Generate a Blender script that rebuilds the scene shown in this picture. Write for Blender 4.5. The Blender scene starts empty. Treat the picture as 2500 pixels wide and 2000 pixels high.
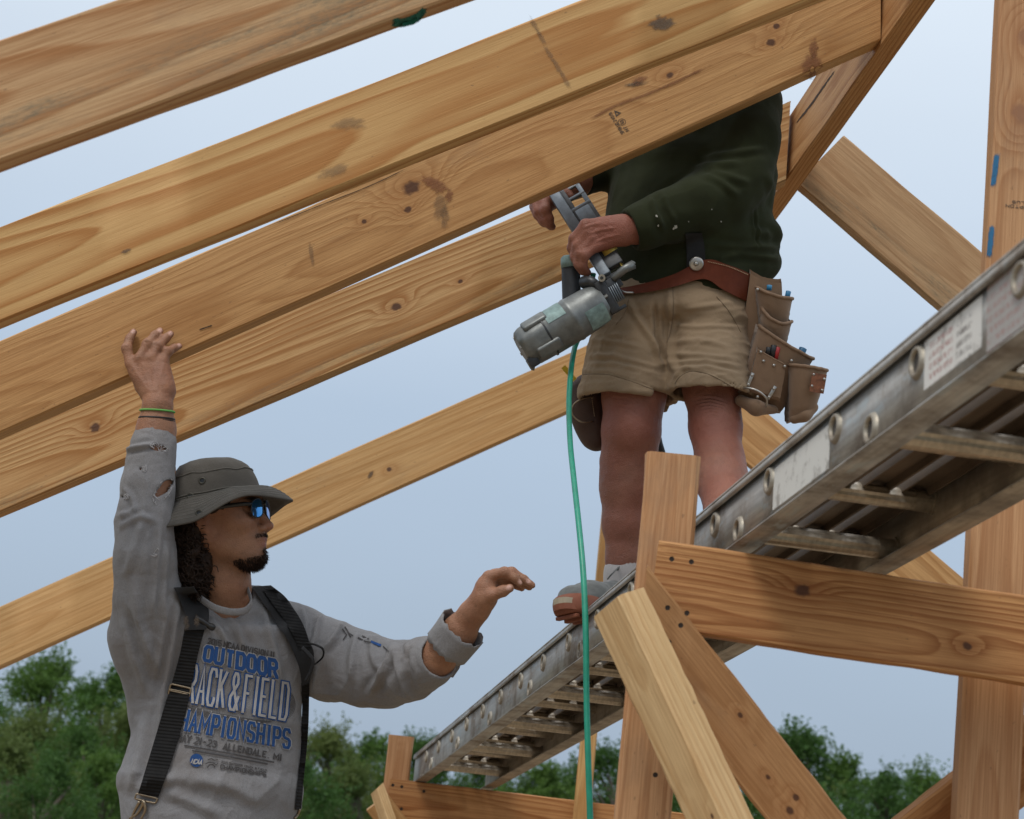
import bpy, bmesh, math, random
import numpy as np
from mathutils import Vector, Matrix
from mathutils.bvhtree import BVHTree

# ------------------------------------------------------------------ camera
F = 4665.0                      # focal length in pixels of the 2500 x 2000 photograph
PITCH, ROLL = math.radians(12.0), math.radians(6.0)
CAMZ = 1.0                      # camera height above the work deck
sc = bpy.context.scene
CL = np.array([0.0, 0.0, CAMZ])
_r0 = np.array([1.0, 0, 0]); _u0 = np.array([0, -math.sin(PITCH), math.cos(PITCH)])
FW = np.array([0, math.cos(PITCH), math.sin(PITCH)])
RT = _r0 * math.cos(ROLL) + _u0 * math.sin(ROLL)
UP = _u0 * math.cos(ROLL) - _r0 * math.sin(ROLL)
CM = np.stack([RT, UP, FW], 1)  # camera axes as columns (right, up, depth)

def C(px, py, z):               # photo pixel + depth -> camera-aligned metres (right, up, depth)
    return np.array([(px - 1250) * z / F, (1000 - py) * z / F, z])
def W(c):                       # camera-aligned metres -> world
    return np.asarray(c) @ CM.T + CL
def P(px, py, z):
    return W(C(px, py, z))
def toC(w):
    return (np.asarray(w) - CL) @ CM
def pix(w):
    c = toC(w)
    return np.stack([1250 + c[..., 0] * F / c[..., 2], 1000 - c[..., 1] * F / c[..., 2]], -1)
def wdir(v):                    # world direction -> camera-aligned
    return np.asarray(v, float) @ CM

cam_d = bpy.data.cameras.new('camera'); cam = bpy.data.objects.new('camera', cam_d)
sc.collection.objects.link(cam); sc.camera = cam
cam_d.sensor_width = 36.0; cam_d.lens = F / 2500 * 36.0
cam_d.clip_start = 0.05; cam_d.clip_end = 3000
cam.matrix_world = Matrix(((RT[0], UP[0], -FW[0], CL[0]), (RT[1], UP[1], -FW[1], CL[1]),
                           (RT[2], UP[2], -FW[2], CL[2]), (0, 0, 0, 1)))
cam_d.dof.use_dof = True; cam_d.dof.focus_distance = 4.2; cam_d.dof.aperture_fstop = 8.0

# ------------------------------------------------------------------ sky, sun, exposure
SUN_EL, SUN_AZ = math.radians(56), math.radians(212)      # azimuth from +Y, clockwise
world = bpy.data.worlds.new('World'); sc.world = world; world.use_nodes = True
wn = world.node_tree; wn.nodes.clear()
sky = wn.nodes.new('ShaderNodeTexSky'); sky.sky_type = 'NISHITA'; sky.sun_disc = False
sky.sun_elevation = SUN_EL; sky.sun_rotation = SUN_AZ
sky.air_density = 1.0; sky.dust_density = 3.0; sky.ozone_density = 1.0
# even overcast veil: brightness rises from the horizon to the zenith as under any overcast sky
tc = wn.nodes.new('ShaderNodeTexCoord'); sep = wn.nodes.new('ShaderNodeSeparateXYZ')
wn.links.new(tc.outputs['Generated'], sep.inputs[0])
ramp = wn.nodes.new('ShaderNodeValToRGB')
e = ramp.color_ramp.elements
e[0].position = 0.0; e[0].color = (4.6, 5.75, 7.3, 1)
e[1].position = 1.0; e[1].color = (17.5, 18.0, 18.5, 1)
m1 = ramp.color_ramp.elements.new(0.20); m1.color = (5.9, 7.3, 9.1, 1)
m2 = ramp.color_ramp.elements.new(0.42); m2.color = (9.8, 11.0, 12.3, 1)
cn = wn.nodes.new('ShaderNodeTexNoise'); cn.inputs['Scale'].default_value = 2.2; cn.inputs['Detail'].default_value = 4
cm = wn.nodes.new('ShaderNodeMapping'); cm.inputs['Scale'].default_value = (1, 1, 2.6)
wn.links.new(tc.outputs['Generated'], cm.inputs[0]); wn.links.new(cm.outputs[0], cn.inputs['Vector'])
cr = wn.nodes.new('ShaderNodeMapRange'); cr.inputs['From Min'].default_value = 0.3; cr.inputs['From Max'].default_value = 0.7
cr.inputs['To Min'].default_value = 0.96; cr.inputs['To Max'].default_value = 1.04
wn.links.new(cn.outputs['Fac'], cr.inputs['Value'])
vm = wn.nodes.new('ShaderNodeVectorMath'); vm.operation = 'SCALE'
wn.links.new(sep.outputs['Z'], ramp.inputs['Fac']); wn.links.new(ramp.outputs['Color'], vm.inputs[0])
wn.links.new(cr.outputs[0], vm.inputs['Scale'])
mx = wn.nodes.new('ShaderNodeMix'); mx.data_type = 'RGBA'; mx.inputs['Factor'].default_value = 0.86
wn.links.new(sky.outputs['Color'], mx.inputs[6]); wn.links.new(vm.outputs[0], mx.inputs[7])
bg = wn.nodes.new('ShaderNodeBackground'); bg.inputs['Strength'].default_value = 0.085
wo = wn.nodes.new('ShaderNodeOutputWorld')
wn.links.new(mx.outputs[2], bg.inputs['Color']); wn.links.new(bg.outputs[0], wo.inputs['Surface'])

sun_d = bpy.data.lights.new('sun', 'SUN'); sun_d.energy = 1.5; sun_d.angle = math.radians(16); sun_d.color = (1.0, 0.965, 0.91)
sun = bpy.data.objects.new('sun', sun_d); sc.collection.objects.link(sun)
sd = Vector((math.sin(SUN_AZ) * math.cos(SUN_EL), math.cos(SUN_AZ) * math.cos(SUN_EL), math.sin(SUN_EL)))
sun.rotation_euler = (-sd).to_track_quat('-Z', 'Y').to_euler(); sun.location = (0, -5, 12)

vs = sc.view_settings
vs.view_transform = 'Standard'; vs.look = 'None'; vs.gamma = 1.0; vs.exposure = 0.0; vs.use_curve_mapping = False

# ------------------------------------------------------------------ small helpers
random.seed(7); rng = np.random.default_rng(7)
COL = sc.collection

def tag(o, label=None, cat=None, group=None, kind=None):
    if label: o['label'] = label
    if cat: o['category'] = cat
    if group: o['group'] = group
    if kind: o['kind'] = kind
    return o

def empty(name, loc):
    o = bpy.data.objects.new(name, None); o.location = loc; o.empty_display_size = 0.1
    COL.objects.link(o); return o

def mk(name, v, f, mat, parent=None, base=None, smooth=True, attrs=None, cspace=False):
    """one mesh object; v in world metres (or camera-aligned metres when cspace)"""
    v = np.asarray(v, float)
    if cspace: v = W(v)
    if base is None and parent is not None: base = np.array(parent_base(parent))
    if base is not None: v = v - np.asarray(base)
    me = bpy.data.meshes.new(name)
    if isinstance(f, np.ndarray):
        nf, k = f.shape
        me.vertices.add(len(v)); me.vertices.foreach_set('co', v.astype(np.float32).ravel())
        me.loops.add(nf * k); me.loops.foreach_set('vertex_index', f.astype(np.int32).ravel())
        me.polygons.add(nf); me.polygons.foreach_set('loop_start', np.arange(0, nf * k, k, dtype=np.int32))
        me.update(calc_edges=True); me.validate()
    else:
        me.from_pydata([tuple(x) for x in v], [], [tuple(int(i) for i in q) for q in f]); me.update()
    if smooth: me.polygons.foreach_set('use_smooth', [True] * len(me.polygons))
    if attrs:
        for an, arr in attrs.items():
            a = me.attributes.new(an, 'FLOAT', 'POINT'); a.data.foreach_set('value', np.asarray(arr, np.float32))
    if mat: me.materials.append(mat)
    o = bpy.data.objects.new(name, me); COL.objects.link(o)
    if parent is not None: o.parent = parent
    elif base is not None: o.location = base
    return o

def parent_base(p):
    b = Vector(p.location); q = p.parent
    while q is not None: b += Vector(q.location); q = q.parent
    return b

def frames(pts, up=(0, 0, 1)):
    pts = np.asarray(pts, float); n = len(pts)
    t = np.gradient(pts, axis=0); t /= np.linalg.norm(t, axis=1)[:, None] + 1e-12
    a = np.cross(t, np.asarray(up, float)); bad = np.linalg.norm(a, axis=1) < 1e-3
    a[bad] = np.cross(t[bad], np.array([0.3, 1, 0.1]))
    a /= np.linalg.norm(a, axis=1)[:, None]; b = np.cross(a, t)
    return t, a, b

def catmull(pts, n):
    pts = np.asarray(pts, float); m = len(pts)
    if m == 2: s = np.linspace(0, 1, n)[:, None]; return pts[0] * (1 - s) + pts[1] * s
    ext = np.vstack([2 * pts[0] - pts[1], pts, 2 * pts[-1] - pts[-2]])
    out = []
    for u in np.linspace(0, m - 1 - 1e-9, n):
        i = int(u); t = u - i; p0, p1, p2, p3 = ext[i:i + 4]
        out.append(0.5 * ((2 * p1) + (-p0 + p2) * t + (2 * p0 - 5 * p1 + 4 * p2 - p3) * t * t + (-p0 + 3 * p1 - 3 * p2 + p3) * t ** 3))
    return np.array(out)

def tube(pts, r, seg=10, cap=True, up=(0, 0, 1)):
    """verts, quads of a tube; r scalar, per-point or (ra, rb) pairs"""
    pts = np.asarray(pts, float); n = len(pts); t, a, b = frames(pts, up)
    r = np.asarray(r, float)
    if r.ndim == 0: ra = rb = np.full(n, float(r))
    elif r.ndim == 1: ra = rb = r
    else: ra, rb = r[:, 0], r[:, 1]
    th = np.linspace(0, 2 * np.pi, seg, endpoint=False)
    v = pts[:, None] + ra[:, None, None] * np.cos(th)[None, :, None] * a[:, None] + rb[:, None, None] * np.sin(th)[None, :, None] * b[:, None]
    v = v.reshape(-1, 3); f = []
    for i in range(n - 1):
        for j in range(seg):
            k = (j + 1) % seg
            f.append((i * seg + j, i * seg + k, (i + 1) * seg + k, (i + 1) * seg + j))
    if cap:
        f.append(tuple(range(seg))[::-1]); f.append(tuple((n - 1) * seg + j for j in range(seg)))
    return v, f

class MB:
    """collects shapes into one mesh"""
    def __init__(s): s.v = []; s.f = []; s.n = 0
    def add(s, v, f):
        v = np.asarray(v, float).reshape(-1, 3)
        s.v.append(v); s.f += [tuple(int(i) + s.n for i in q) for q in f]; s.n += len(v); return s
    def tube(s, pts, r, seg=10, cap=True, up=(0, 0, 1)): return s.add(*tube(pts, r, seg, cap, up))
    def hexa(s, c8): return s.add(c8, [(0, 3, 2, 1), (4, 5, 6, 7), (0, 1, 5, 4), (1, 2, 6, 5), (2, 3, 7, 6), (3, 0, 4, 7)])
    def box(s, c, ax, half):   # centre, 3 axes (rows), half sizes
        c = np.asarray(c, float); ax = np.asarray(ax, float); h = half
        sg = [(-1, -1, -1), (1, -1, -1), (1, 1, -1), (-1, 1, -1), (-1, -1, 1), (1, -1, 1), (1, 1, 1), (-1, 1, 1)]
        return s.hexa([c + ax[0] * a * h[0] + ax[1] * b * h[1] + ax[2] * d * h[2] for a, b, d in sg])
    def out(s): return (np.vstack(s.v), s.f)
    def build(s, name, mat, parent=None, smooth=False, cspace=False, bevel=0, base=None, seg=2):
        o = mk(name, np.vstack(s.v), s.f, mat, parent, base, smooth, cspace=cspace)
        bm = bmesh.new(); bm.from_mesh(o.data); bmesh.ops.recalc_face_normals(bm, faces=bm.faces)
        if bevel:
            bmesh.ops.bevel(bm, geom=[e for e in bm.edges if len(e.link_faces) == 2 and e.calc_face_angle(0) > 0.5], offset=bevel, segments=seg, affect='EDGES', profile=0.5)
            for f in bm.faces: f.smooth = True
        bm.to_mesh(o.data); bm.free()
        if bevel: sharpen(o)
        return o

def sharpen(o, ang=40):
    me = o.data
    bm = bmesh.new(); bm.from_mesh(me)
    for e_ in bm.edges: e_.smooth = not (len(e_.link_faces) == 2 and e_.calc_face_angle(0) > math.radians(ang))
    bm.to_mesh(me); bm.free()
# ------------------------------------------------------------------ materials
class NT:
    def __init__(s, name):
        s.m = bpy.data.materials.new(name); s.m.use_nodes = True; s.t = s.m.node_tree; s.t.nodes.clear()
        s.out = s.t.nodes.new('ShaderNodeOutputMaterial'); s.b = s.t.nodes.new('ShaderNodeBsdfPrincipled')
        s.t.links.new(s.b.outputs[0], s.out.inputs['Surface'])
    def n(s, k, **kw):
        nd = s.t.nodes.new(k)
        for a, b in kw.items(): setattr(nd, a, b)
        return nd
    def put(s, sock, val):
        if isinstance(val, bpy.types.NodeSocket): s.t.links.new(val, sock)
        elif isinstance(val, (tuple, list)) and len(val) == 3 and sock.type == 'RGBA': sock.default_value = (*val, 1)
        else: sock.default_value = val
    def M(s, op, a, b=0.0, c=0.0, clamp=False):
        nd = s.n('ShaderNodeMath', operation=op, use_clamp=clamp)
        s.put(nd.inputs[0], a); s.put(nd.inputs[1], b); s.put(nd.inputs[2], c); return nd.outputs[0]
    def add(s, a, b): return s.M('ADD', a, b)
    def mul(s, a, b): return s.M('MULTIPLY', a, b)
    def sub(s, a, b): return s.M('SUBTRACT', a, b)
    def rng(s, v, a, b, c=0.0, d=1.0, smooth=False):
        nd = s.n('ShaderNodeMapRange'); nd.interpolation_type = 'SMOOTHSTEP' if smooth else 'LINEAR'
        s.put(nd.inputs['Value'], v)
        for k, x in zip(('From Min', 'From Max', 'To Min', 'To Max'), (a, b, c, d)): s.put(nd.inputs[k], x)
        return nd.outputs[0]
    def coord(s, kind='Object'): return s.n('ShaderNodeTexCoord').outputs[kind]
    def xyz(s, v):
        nd = s.n('ShaderNodeSeparateXYZ'); s.put(nd.inputs[0], v); return nd.outputs
    def comb(s, x, y, z):
        nd = s.n('ShaderNodeCombineXYZ'); s.put(nd.inputs[0], x); s.put(nd.inputs[1], y); s.put(nd.inputs[2], z); return nd.outputs[0]
    def map(s, v, scale=(1, 1, 1), loc=(0, 0, 0)):
        nd = s.n('ShaderNodeMapping'); s.put(nd.inputs['Vector'], v); nd.inputs['Scale'].default_value = scale; nd.inputs['Location'].default_value = loc
        return nd.outputs[0]
    def noise(s, v, scale=5.0, detail=4.0, rough=0.55, dist=0.0, col=False):
        nd = s.n('ShaderNodeTexNoise'); s.put(nd.inputs['Vector'], v)
        nd.inputs['Scale'].default_value = scale; nd.inputs['Detail'].default_value = detail
        nd.inputs['Roughness'].default_value = rough; nd.inputs['Distortion'].default_value = dist
        return nd.outputs['Color' if col else 'Fac']
    def vor(s, v, scale, feature='F1'):
        nd = s.n('ShaderNodeTexVoronoi', feature=feature); s.put(nd.inputs['Vector'], v); nd.inputs['Scale'].default_value = scale
        return nd.outputs['Distance']
    def ramp(s, f, stops):
        nd = s.n('ShaderNodeValToRGB'); s.put(nd.inputs[0], f); el = nd.color_ramp.elements
        while len(el) < len(stops): el.new(0.5)
        for q, (p, c) in zip(el, stops): q.position = p; q.color = (*c, 1)
        return nd.outputs['Color']
    def mix(s, f, a, b, mode='MIX'):
        nd = s.n('ShaderNodeMix', data_type='RGBA', blend_type=mode)
        s.put(nd.inputs[0], f); s.put(nd.inputs[6], a); s.put(nd.inputs[7], b); return nd.outputs[2]
    def bump(s, h, strength=0.3, dist=0.01):
        nd = s.n('ShaderNodeBump'); nd.inputs['Strength'].default_value = strength; nd.inputs['Distance'].default_value = dist
        s.put(nd.inputs['Height'], h); return nd.outputs[0]
    def attr(s, name):
        nd = s.n('ShaderNodeAttribute'); nd.attribute_name = name; return nd.outputs['Fac']
    def done(s, col=None, rough=0.6, metal=0.0, normal=None, **kw):
        if col is not None: s.put(s.b.inputs['Base Color'], col)
        s.put(s.b.inputs['Roughness'], rough); s.put(s.b.inputs['Metallic'], metal)
        if normal is not None: s.put(s.b.inputs['Normal'], normal)
        for k, x in kw.items(): s.put(s.b.inputs[k], x)
        return s.m

def wood(name, seed, pale=(0.56, 0.36, 0.17), dark=(0.36, 0.185, 0.065), contrast=0.8, spacing=0.0085,
         pith=(-0.06, 0.0), tilt=(0.0, 0.012), warp=0.02, knots=(), mold=0.0, moldz=None, fleck=0.25, streak=1.0, dirt=0.4, kcol=(0.075, 0.03, 0.016)):
    """solid pine: growth rings round a pith line beside the board, so faces show cathedral grain"""
    g = NT(name); o = g.coord('Object'); rs = random.Random(seed)
    x, y, z = g.xyz(o)
    off = (rs.uniform(-20, 20), rs.uniform(-20, 20), rs.uniform(-20, 20))
    lo = g.noise(g.map(o, (1.1, 7, 7), off), 1.0, 2.0, 0.5, 0.0, True)
    lr = g.xyz(lo)
    yy = g.add(g.sub(g.add(y, g.mul(x, tilt[1])), pith[0]), g.mul(g.sub(lr[0], 0.5), warp * 2))
    zz = g.add(g.sub(g.add(z, g.mul(x, tilt[0])), pith[1]), g.mul(g.sub(lr[1], 0.5), warp * 1.4))
    shade = 0.0; core = 0.0
    for (kx, kz, kr) in knots:
        dx = g.mul(g.sub(x, kx), 1 / (kr * 4.5)); dz = g.mul(g.sub(z, kz), 1 / (kr * 2.2))
        d2 = g.add(g.mul(dx, dx), g.mul(dz, dz)); bell = g.M('POWER', 2.718, g.mul(d2, -1.0))
        yy = g.add(yy, g.mul(bell, kr * 2.2))
        zz = g.add(zz, g.mul(bell, g.mul(g.M('SIGN', dz), kr * 1.1)))
        ex = g.mul(g.sub(x, kx), 1 / (kr * 1.25)); ez = g.mul(g.sub(z, kz), 1 / kr)
        wob = g.mul(g.sub(g.noise(g.map(o, (1, 1, 1), off), 90, 2), 0.5), 0.9)
        e2 = g.add(g.M('SQRT', g.add(g.mul(ex, ex), g.mul(ez, ez))), wob)
        core = g.M('MAXIMUM', core, g.rng(e2, 1.15, 0.55, 0, 1, True))
        shade = g.M('MAXIMUM', shade, g.mul(bell, 0.55))
    r = g.M('SQRT', g.add(g.mul(yy, yy), g.mul(zz, zz)))
    jit = g.mul(g.sub(g.noise(g.map(o, (2.2, 60, 60), off), 1.0, 3), 0.5), 0.0035)
    ph = g.mul(g.add(r, jit), 1 / spacing)
    # ring widths vary from year to year
    ph = g.add(ph, g.mul(g.noise(g.comb(g.mul(ph, 0.33), rs.uniform(0, 50), 0.0), 1.0, 2), 1.6))
    fr = g.M('FRACT', ph)
    ring = g.ramp(fr, [(0.0, (0.10,) * 3), (0.42, (0.24,) * 3), (0.74, (0.75,) * 3), (0.88, (1,) * 3), (1.0, (0.12,) * 3)])
    ringv = g.xyz(ring)[0]
    late = g.mul(ringv, g.rng(g.noise(g.map(o, (0.9, 22, 22), off), 1.0, 3), 0.3, 0.7, 0.35, 1.0))
    late = g.M('MINIMUM', g.mul(late, contrast * 1.6), 1.0)
    fib = g.noise(g.map(o, (9, 520, 520), off), 1.0, 3, 0.6)
    pore = g.noise(g.map(o, (28, 900, 900), off), 1.0, 2, 0.6)
    strk = g.noise(g.map(o, (2.2, 210, 210), off), 1.0, 3, 0.65)
    pale = (pale[0] * 1.04, pale[1] * 1.0, pale[2] * .93); dark = (dark[0] * .90, dark[1] * .82, dark[2] * .74)
    c = g.mix(late, pale, dark)
    c = g.mix(g.rng(fib, 0.34, 0.70, 0.0, 0.46 * streak), c, tuple(q * 0.62 for q in dark))
    c = g.mix(g.rng(strk, 0.46, 0.68, 0.0, 0.50 * streak, True), c, tuple(q * 0.8 for q in dark))
    c = g.mix(g.rng(strk, 0.44, 0.28, 0.0, 0.30 * streak, True), c, tuple(min(1, q * 1.12) for q in pale))
    c = g.mix(g.rng(pore, 0.58, 0.75, 0.0, fleck), c, tuple(q * 0.45 for q in dark))
    broad = g.noise(g.map(o, (1.3, 5, 5), off), 1.0, 4)
    c = g.mix(g.rng(broad, 0.35, 0.75, 0.0, 0.30), c, (dark[0] * 1.15, dark[1] * 1.0, dark[2] * 0.85))
    c = g.mix(g.mul(shade, 0.75), c, (dark[0] * 0.85, dark[1] * 0.7, dark[2] * 0.6))
    c = g.mix(g.mul(core, .92), c, kcol)
    sm = g.noise(g.map(o, (3.5, 9, 9), off), 1.0, 6, 0.65)
    c = g.mix(g.rng(sm, 0.60, 0.80, 0.0, dirt), c, (0.16, 0.12, 0.09))
    spk = g.noise(g.map(o, (60, 140, 140), off), 1.0, 2)
    c = g.mix(g.rng(spk, 0.70, 0.78, 0.0, 0.45), c, (0.10, 0.06, 0.035))
    if mold:
        mn = g.noise(g.map(o, (2.4, 16, 16), off), 1.0, 7, 0.7)
        mm = g.rng(mn, 0.44, 0.66, 0.0, mold, True)
        if moldz:
            mm = g.mul(mm, g.rng(g.M('ABSOLUTE', g.sub(z, moldz[0])), moldz[1], moldz[1] * 0.35, 0, 1, True))
        mf = g.noise(g.map(o, (70, 240, 240), off), 1.0, 3, 0.7)
        c = g.mix(g.mul(mm, g.rng(mf, 0.36, 0.62, 0.25, 1.0)), c, (0.13, 0.125, 0.085))
    h = g.add(g.mul(ringv, 0.6 * contrast), g.add(g.mul(fib, 0.8), g.mul(pore, 0.3)))
    return g.done(c, g.rng(fib, 0.2, 0.8, 0.55, 0.72), 0, g.bump(h, 0.35, 0.0018), **{'Specular IOR Level': 0.3})

def plain(name, col, rough=0.6, metal=0.0, var=0.12, scale=30, bumpd=0.0008, bstr=0.3, stretch=(1, 1, 1), **kw):
    g = NT(name); o = g.map(g.coord('Object'), stretch)
    n = g.noise(o, scale, 5, 0.6); n2 = g.noise(o, scale * 7, 3)
    c = g.mix(g.rng(n, 0.3, 0.7, 0, 1), tuple(q * (1 - var) for q in col), tuple(min(1, q * (1 + var)) for q in col))
    return g.done(c, rough, metal, g.bump(g.add(n, g.mul(n2, 0.5)), bstr, bumpd), **kw)

def fabric(name, col, weave=900.0, var=0.16, heather=0.0, rough=0.95, stain=None, stretch=(1, 1, 1), sheen=0.25, bd=0.0012, wrk=0.0):
    g = NT(name); o = g.coord('Object')
    n = g.noise(o, 6, 4); f = g.noise(g.map(o, stretch), weave, 2, 0.7); big = g.noise(o, 2.3, 3)
    c = g.mix(g.rng(n, 0.3, 0.7), tuple(q * (1 - var) for q in col), tuple(q * (1 + var) for q in col))
    if heather:
        hf = g.noise(g.map(o, (1, 1, 2.6)), weave * 0.42, 3, 0.8)
        c = g.mix(g.rng(hf, 0.38, 0.66, 0, heather), c, tuple(q * 0.45 for q in col))
        c = g.mix(g.rng(hf, 0.34, 0.2, 0, heather * 0.7), c, tuple(min(0.9, q * 1.6) for q in col))
    if stain:
        c = g.mix(g.rng(g.noise(o, 4.5, 6, 0.65), 0.47, 0.75, 0, stain[1], True), c, stain[0])
    nrm = g.bump(g.add(f, g.mul(n, 0.4)), 0.35, bd)
    if wrk:
        wn_ = g.noise(o, 17, 5, 0.55, 1.6); nd = g.n('ShaderNodeBump'); nd.inputs['Strength'].default_value = .6; nd.inputs['Distance'].default_value = wrk; g.put(nd.inputs['Height'], wn_); g.put(nd.inputs['Normal'], nrm); nrm = nd.outputs[0]
    return g.done(c, rough, 0, nrm, **{'Sheen Weight': sheen, 'Specular IOR Level': 0.15})

def skin_mat(name, col, red, hair=(0.02, 0.013, 0.01)):
    g = NT(name); o = g.coord('Object')
    n = g.noise(o, 22, 5, 0.6); f = g.noise(o, 260, 3); p = g.vor(o, 420)
    c = g.mix(g.rng(n, 0.32, 0.68), tuple(q * 0.86 for q in col), tuple(q * 1.14 for q in col))
    c = g.mix(g.rng(g.noise(o, 9, 3), 0.4, 0.7, 0, 0.5), c, red)
    c = g.mix(g.rng(g.noise(o, 95, 4, .7), .52, .72, 0, .5), c, tuple(q * .55 for q in col))
    c = g.mix(g.rng(g.noise(o, 38, 5, .7), .56, .70, 0, .35), c, (min(1, col[0] * 1.5), col[1] * 1.45, col[2] * 1.4))
    c = g.mix(g.mul(g.attr('red'), .8), c, red)
    c = g.mix(g.attr('lip'), c, (red[0] * 0.85, red[1] * 0.7, red[2] * 0.8))
    c = g.mix(g.attr('nail'), c, (0.62, 0.38, 0.31))
    st = g.rng(g.add(g.noise(o, 700, 2), g.mul(g.attr('beard'), 0.6)), 0.62, 0.95, 0, 1)
    c = g.mix(g.mul(g.attr('beard'), g.rng(st, 0, 1, 0.55, 1.0)), c, hair)
    h = g.add(g.mul(f, 0.6), g.add(g.mul(p, 0.8), g.mul(n, 0.5)))
    return g.done(c, g.rng(n, 0.3, 0.7, 0.42, 0.58), 0, g.bump(h, 0.5, 0.0022),
                  **{'Subsurface Weight': 0.12, 'Subsurface Radius': (0.9, 0.4, 0.25), 'Subsurface Scale': 0.006, 'Specular IOR Level': 0.4})

def alu_mat(name, base=(0.42, 0.41, 0.39), grime=0.8, paint=None, pamt=0.0, rough=0.5):
    g = NT(name); o = g.coord('Object')
    n = g.noise(o, 7, 6, 0.65); s = g.noise(g.map(o, (6, 120, 120)), 1.0, 4); sp = g.noise(o, 45, 4, 0.7)
    c = g.mix(g.rng(s, 0.3, 0.7), tuple(q * 0.8 for q in base), tuple(min(1, q * 1.2) for q in base))
    gm = g.rng(n, 0.40, 0.68, 0, grime, True)
    c = g.mix(gm, c, (0.15, 0.115, 0.085))
    c = g.mix(g.rng(sp, 0.62, 0.72, 0, 0.55), c, (0.09, 0.065, 0.05))
    if paint: c = g.mix(g.rng(g.noise(g.map(o, (3, 9, 9)), 3.0, 5, 0.7), 0.54, 0.62, 0, pamt), c, paint)
    return g.done(c, g.add(g.mul(gm, 0.25), rough), g.M('SUBTRACT', 0.75, g.mul(gm, 0.55)), g.bump(g.add(n, g.mul(sp, 0.4)), 0.25, 0.002))
# ------------------------------------------------------------------ ground, deck
def ground_mat():
    g = NT('meadow_ground'); o = g.coord('Object')
    n = g.noise(o, 0.35, 6); f = g.noise(o, 9, 5)
    c = g.mix(g.rng(n, 0.35, 0.65), (0.055, 0.075, 0.025), (0.13, 0.115, 0.06))
    c = g.mix(g.rng(f, 0.4, 0.7, 0, 0.5), c, (0.035, 0.05, 0.015))
    return g.done(c, 0.95, 0, g.bump(f, 0.6, 0.05))
GZ = -3.4                                   # terrain lies a storey below the work deck
v, f, N = [], [], 40
for i in range(N + 1):
    for j in range(N + 1):
        x = -600 + 1200 * i / N; y = -600 + 1200 * j / N
        v.append((x, y, GZ + 0.15 * math.sin(x * 0.013) * math.cos(y * 0.017)))
for i in range(N):
    for j in range(N): f.append((i * (N + 1) + j, (i + 1) * (N + 1) + j, (i + 1) * (N + 1) + j + 1, i * (N + 1) + j + 1))
tag(mk('ground', v, f, ground_mat()), kind='structure')

def ply_mat():
    g = NT('plywood_deck'); o = g.coord('Object'); x, y, z = g.xyz(o)
    n = g.noise(g.map(o, (3, 30, 1)), 1.0, 5); s = g.noise(o, 2.0, 5)
    sx = g.M('ABSOLUTE', g.sub(g.M('FRACT', g.mul(x, 1 / 2.44)), 0.5)); sy = g.M('ABSOLUTE', g.sub(g.M('FRACT', g.mul(y, 1 / 1.22)), 0.5))
    seam = g.M('MAXIMUM', g.rng(sx, 0.4985, 0.4995), g.rng(sy, 0.497, 0.499))
    c = g.mix(g.rng(n, 0.3, 0.7), (0.30, 0.22, 0.14), (0.22, 0.16, 0.10))
    c = g.mix(g.rng(s, 0.45, 0.7, 0, 0.4), c, (0.25, 0.19, 0.13)); c = g.mix(seam, c, (0.05, 0.035, 0.02))
    return g.done(c, 0.75, 0, g.bump(n, 0.2, 0.002))
mb = MB(); mb.hexa([(-5, -4, -.3), (6, -4, -.3), (6, 9.5, -.3), (-5, 9.5, -.3), (-5, -4, 0), (6, -4, 0), (6, 9.5, 0), (-5, 9.5, 0)])
deck = mb.build('deck', ply_mat(), bevel=0.01); tag(deck, kind='structure')
mb = MB(); mb.hexa([(-4.8, -3.8, GZ - .3), (5.8, -3.8, GZ - .3), (5.8, 9.3, GZ - .3), (-4.8, 9.3, GZ - .3), (-4.8, -3.8, -.302), (5.8, -3.8, -.302), (5.8, 9.3, -.302), (-4.8, 9.3, -.302)])
tag(mb.build('deck_support', plain('sheathing', (0.5, 0.37, 0.22), 0.8, scale=3)), kind='structure')

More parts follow.
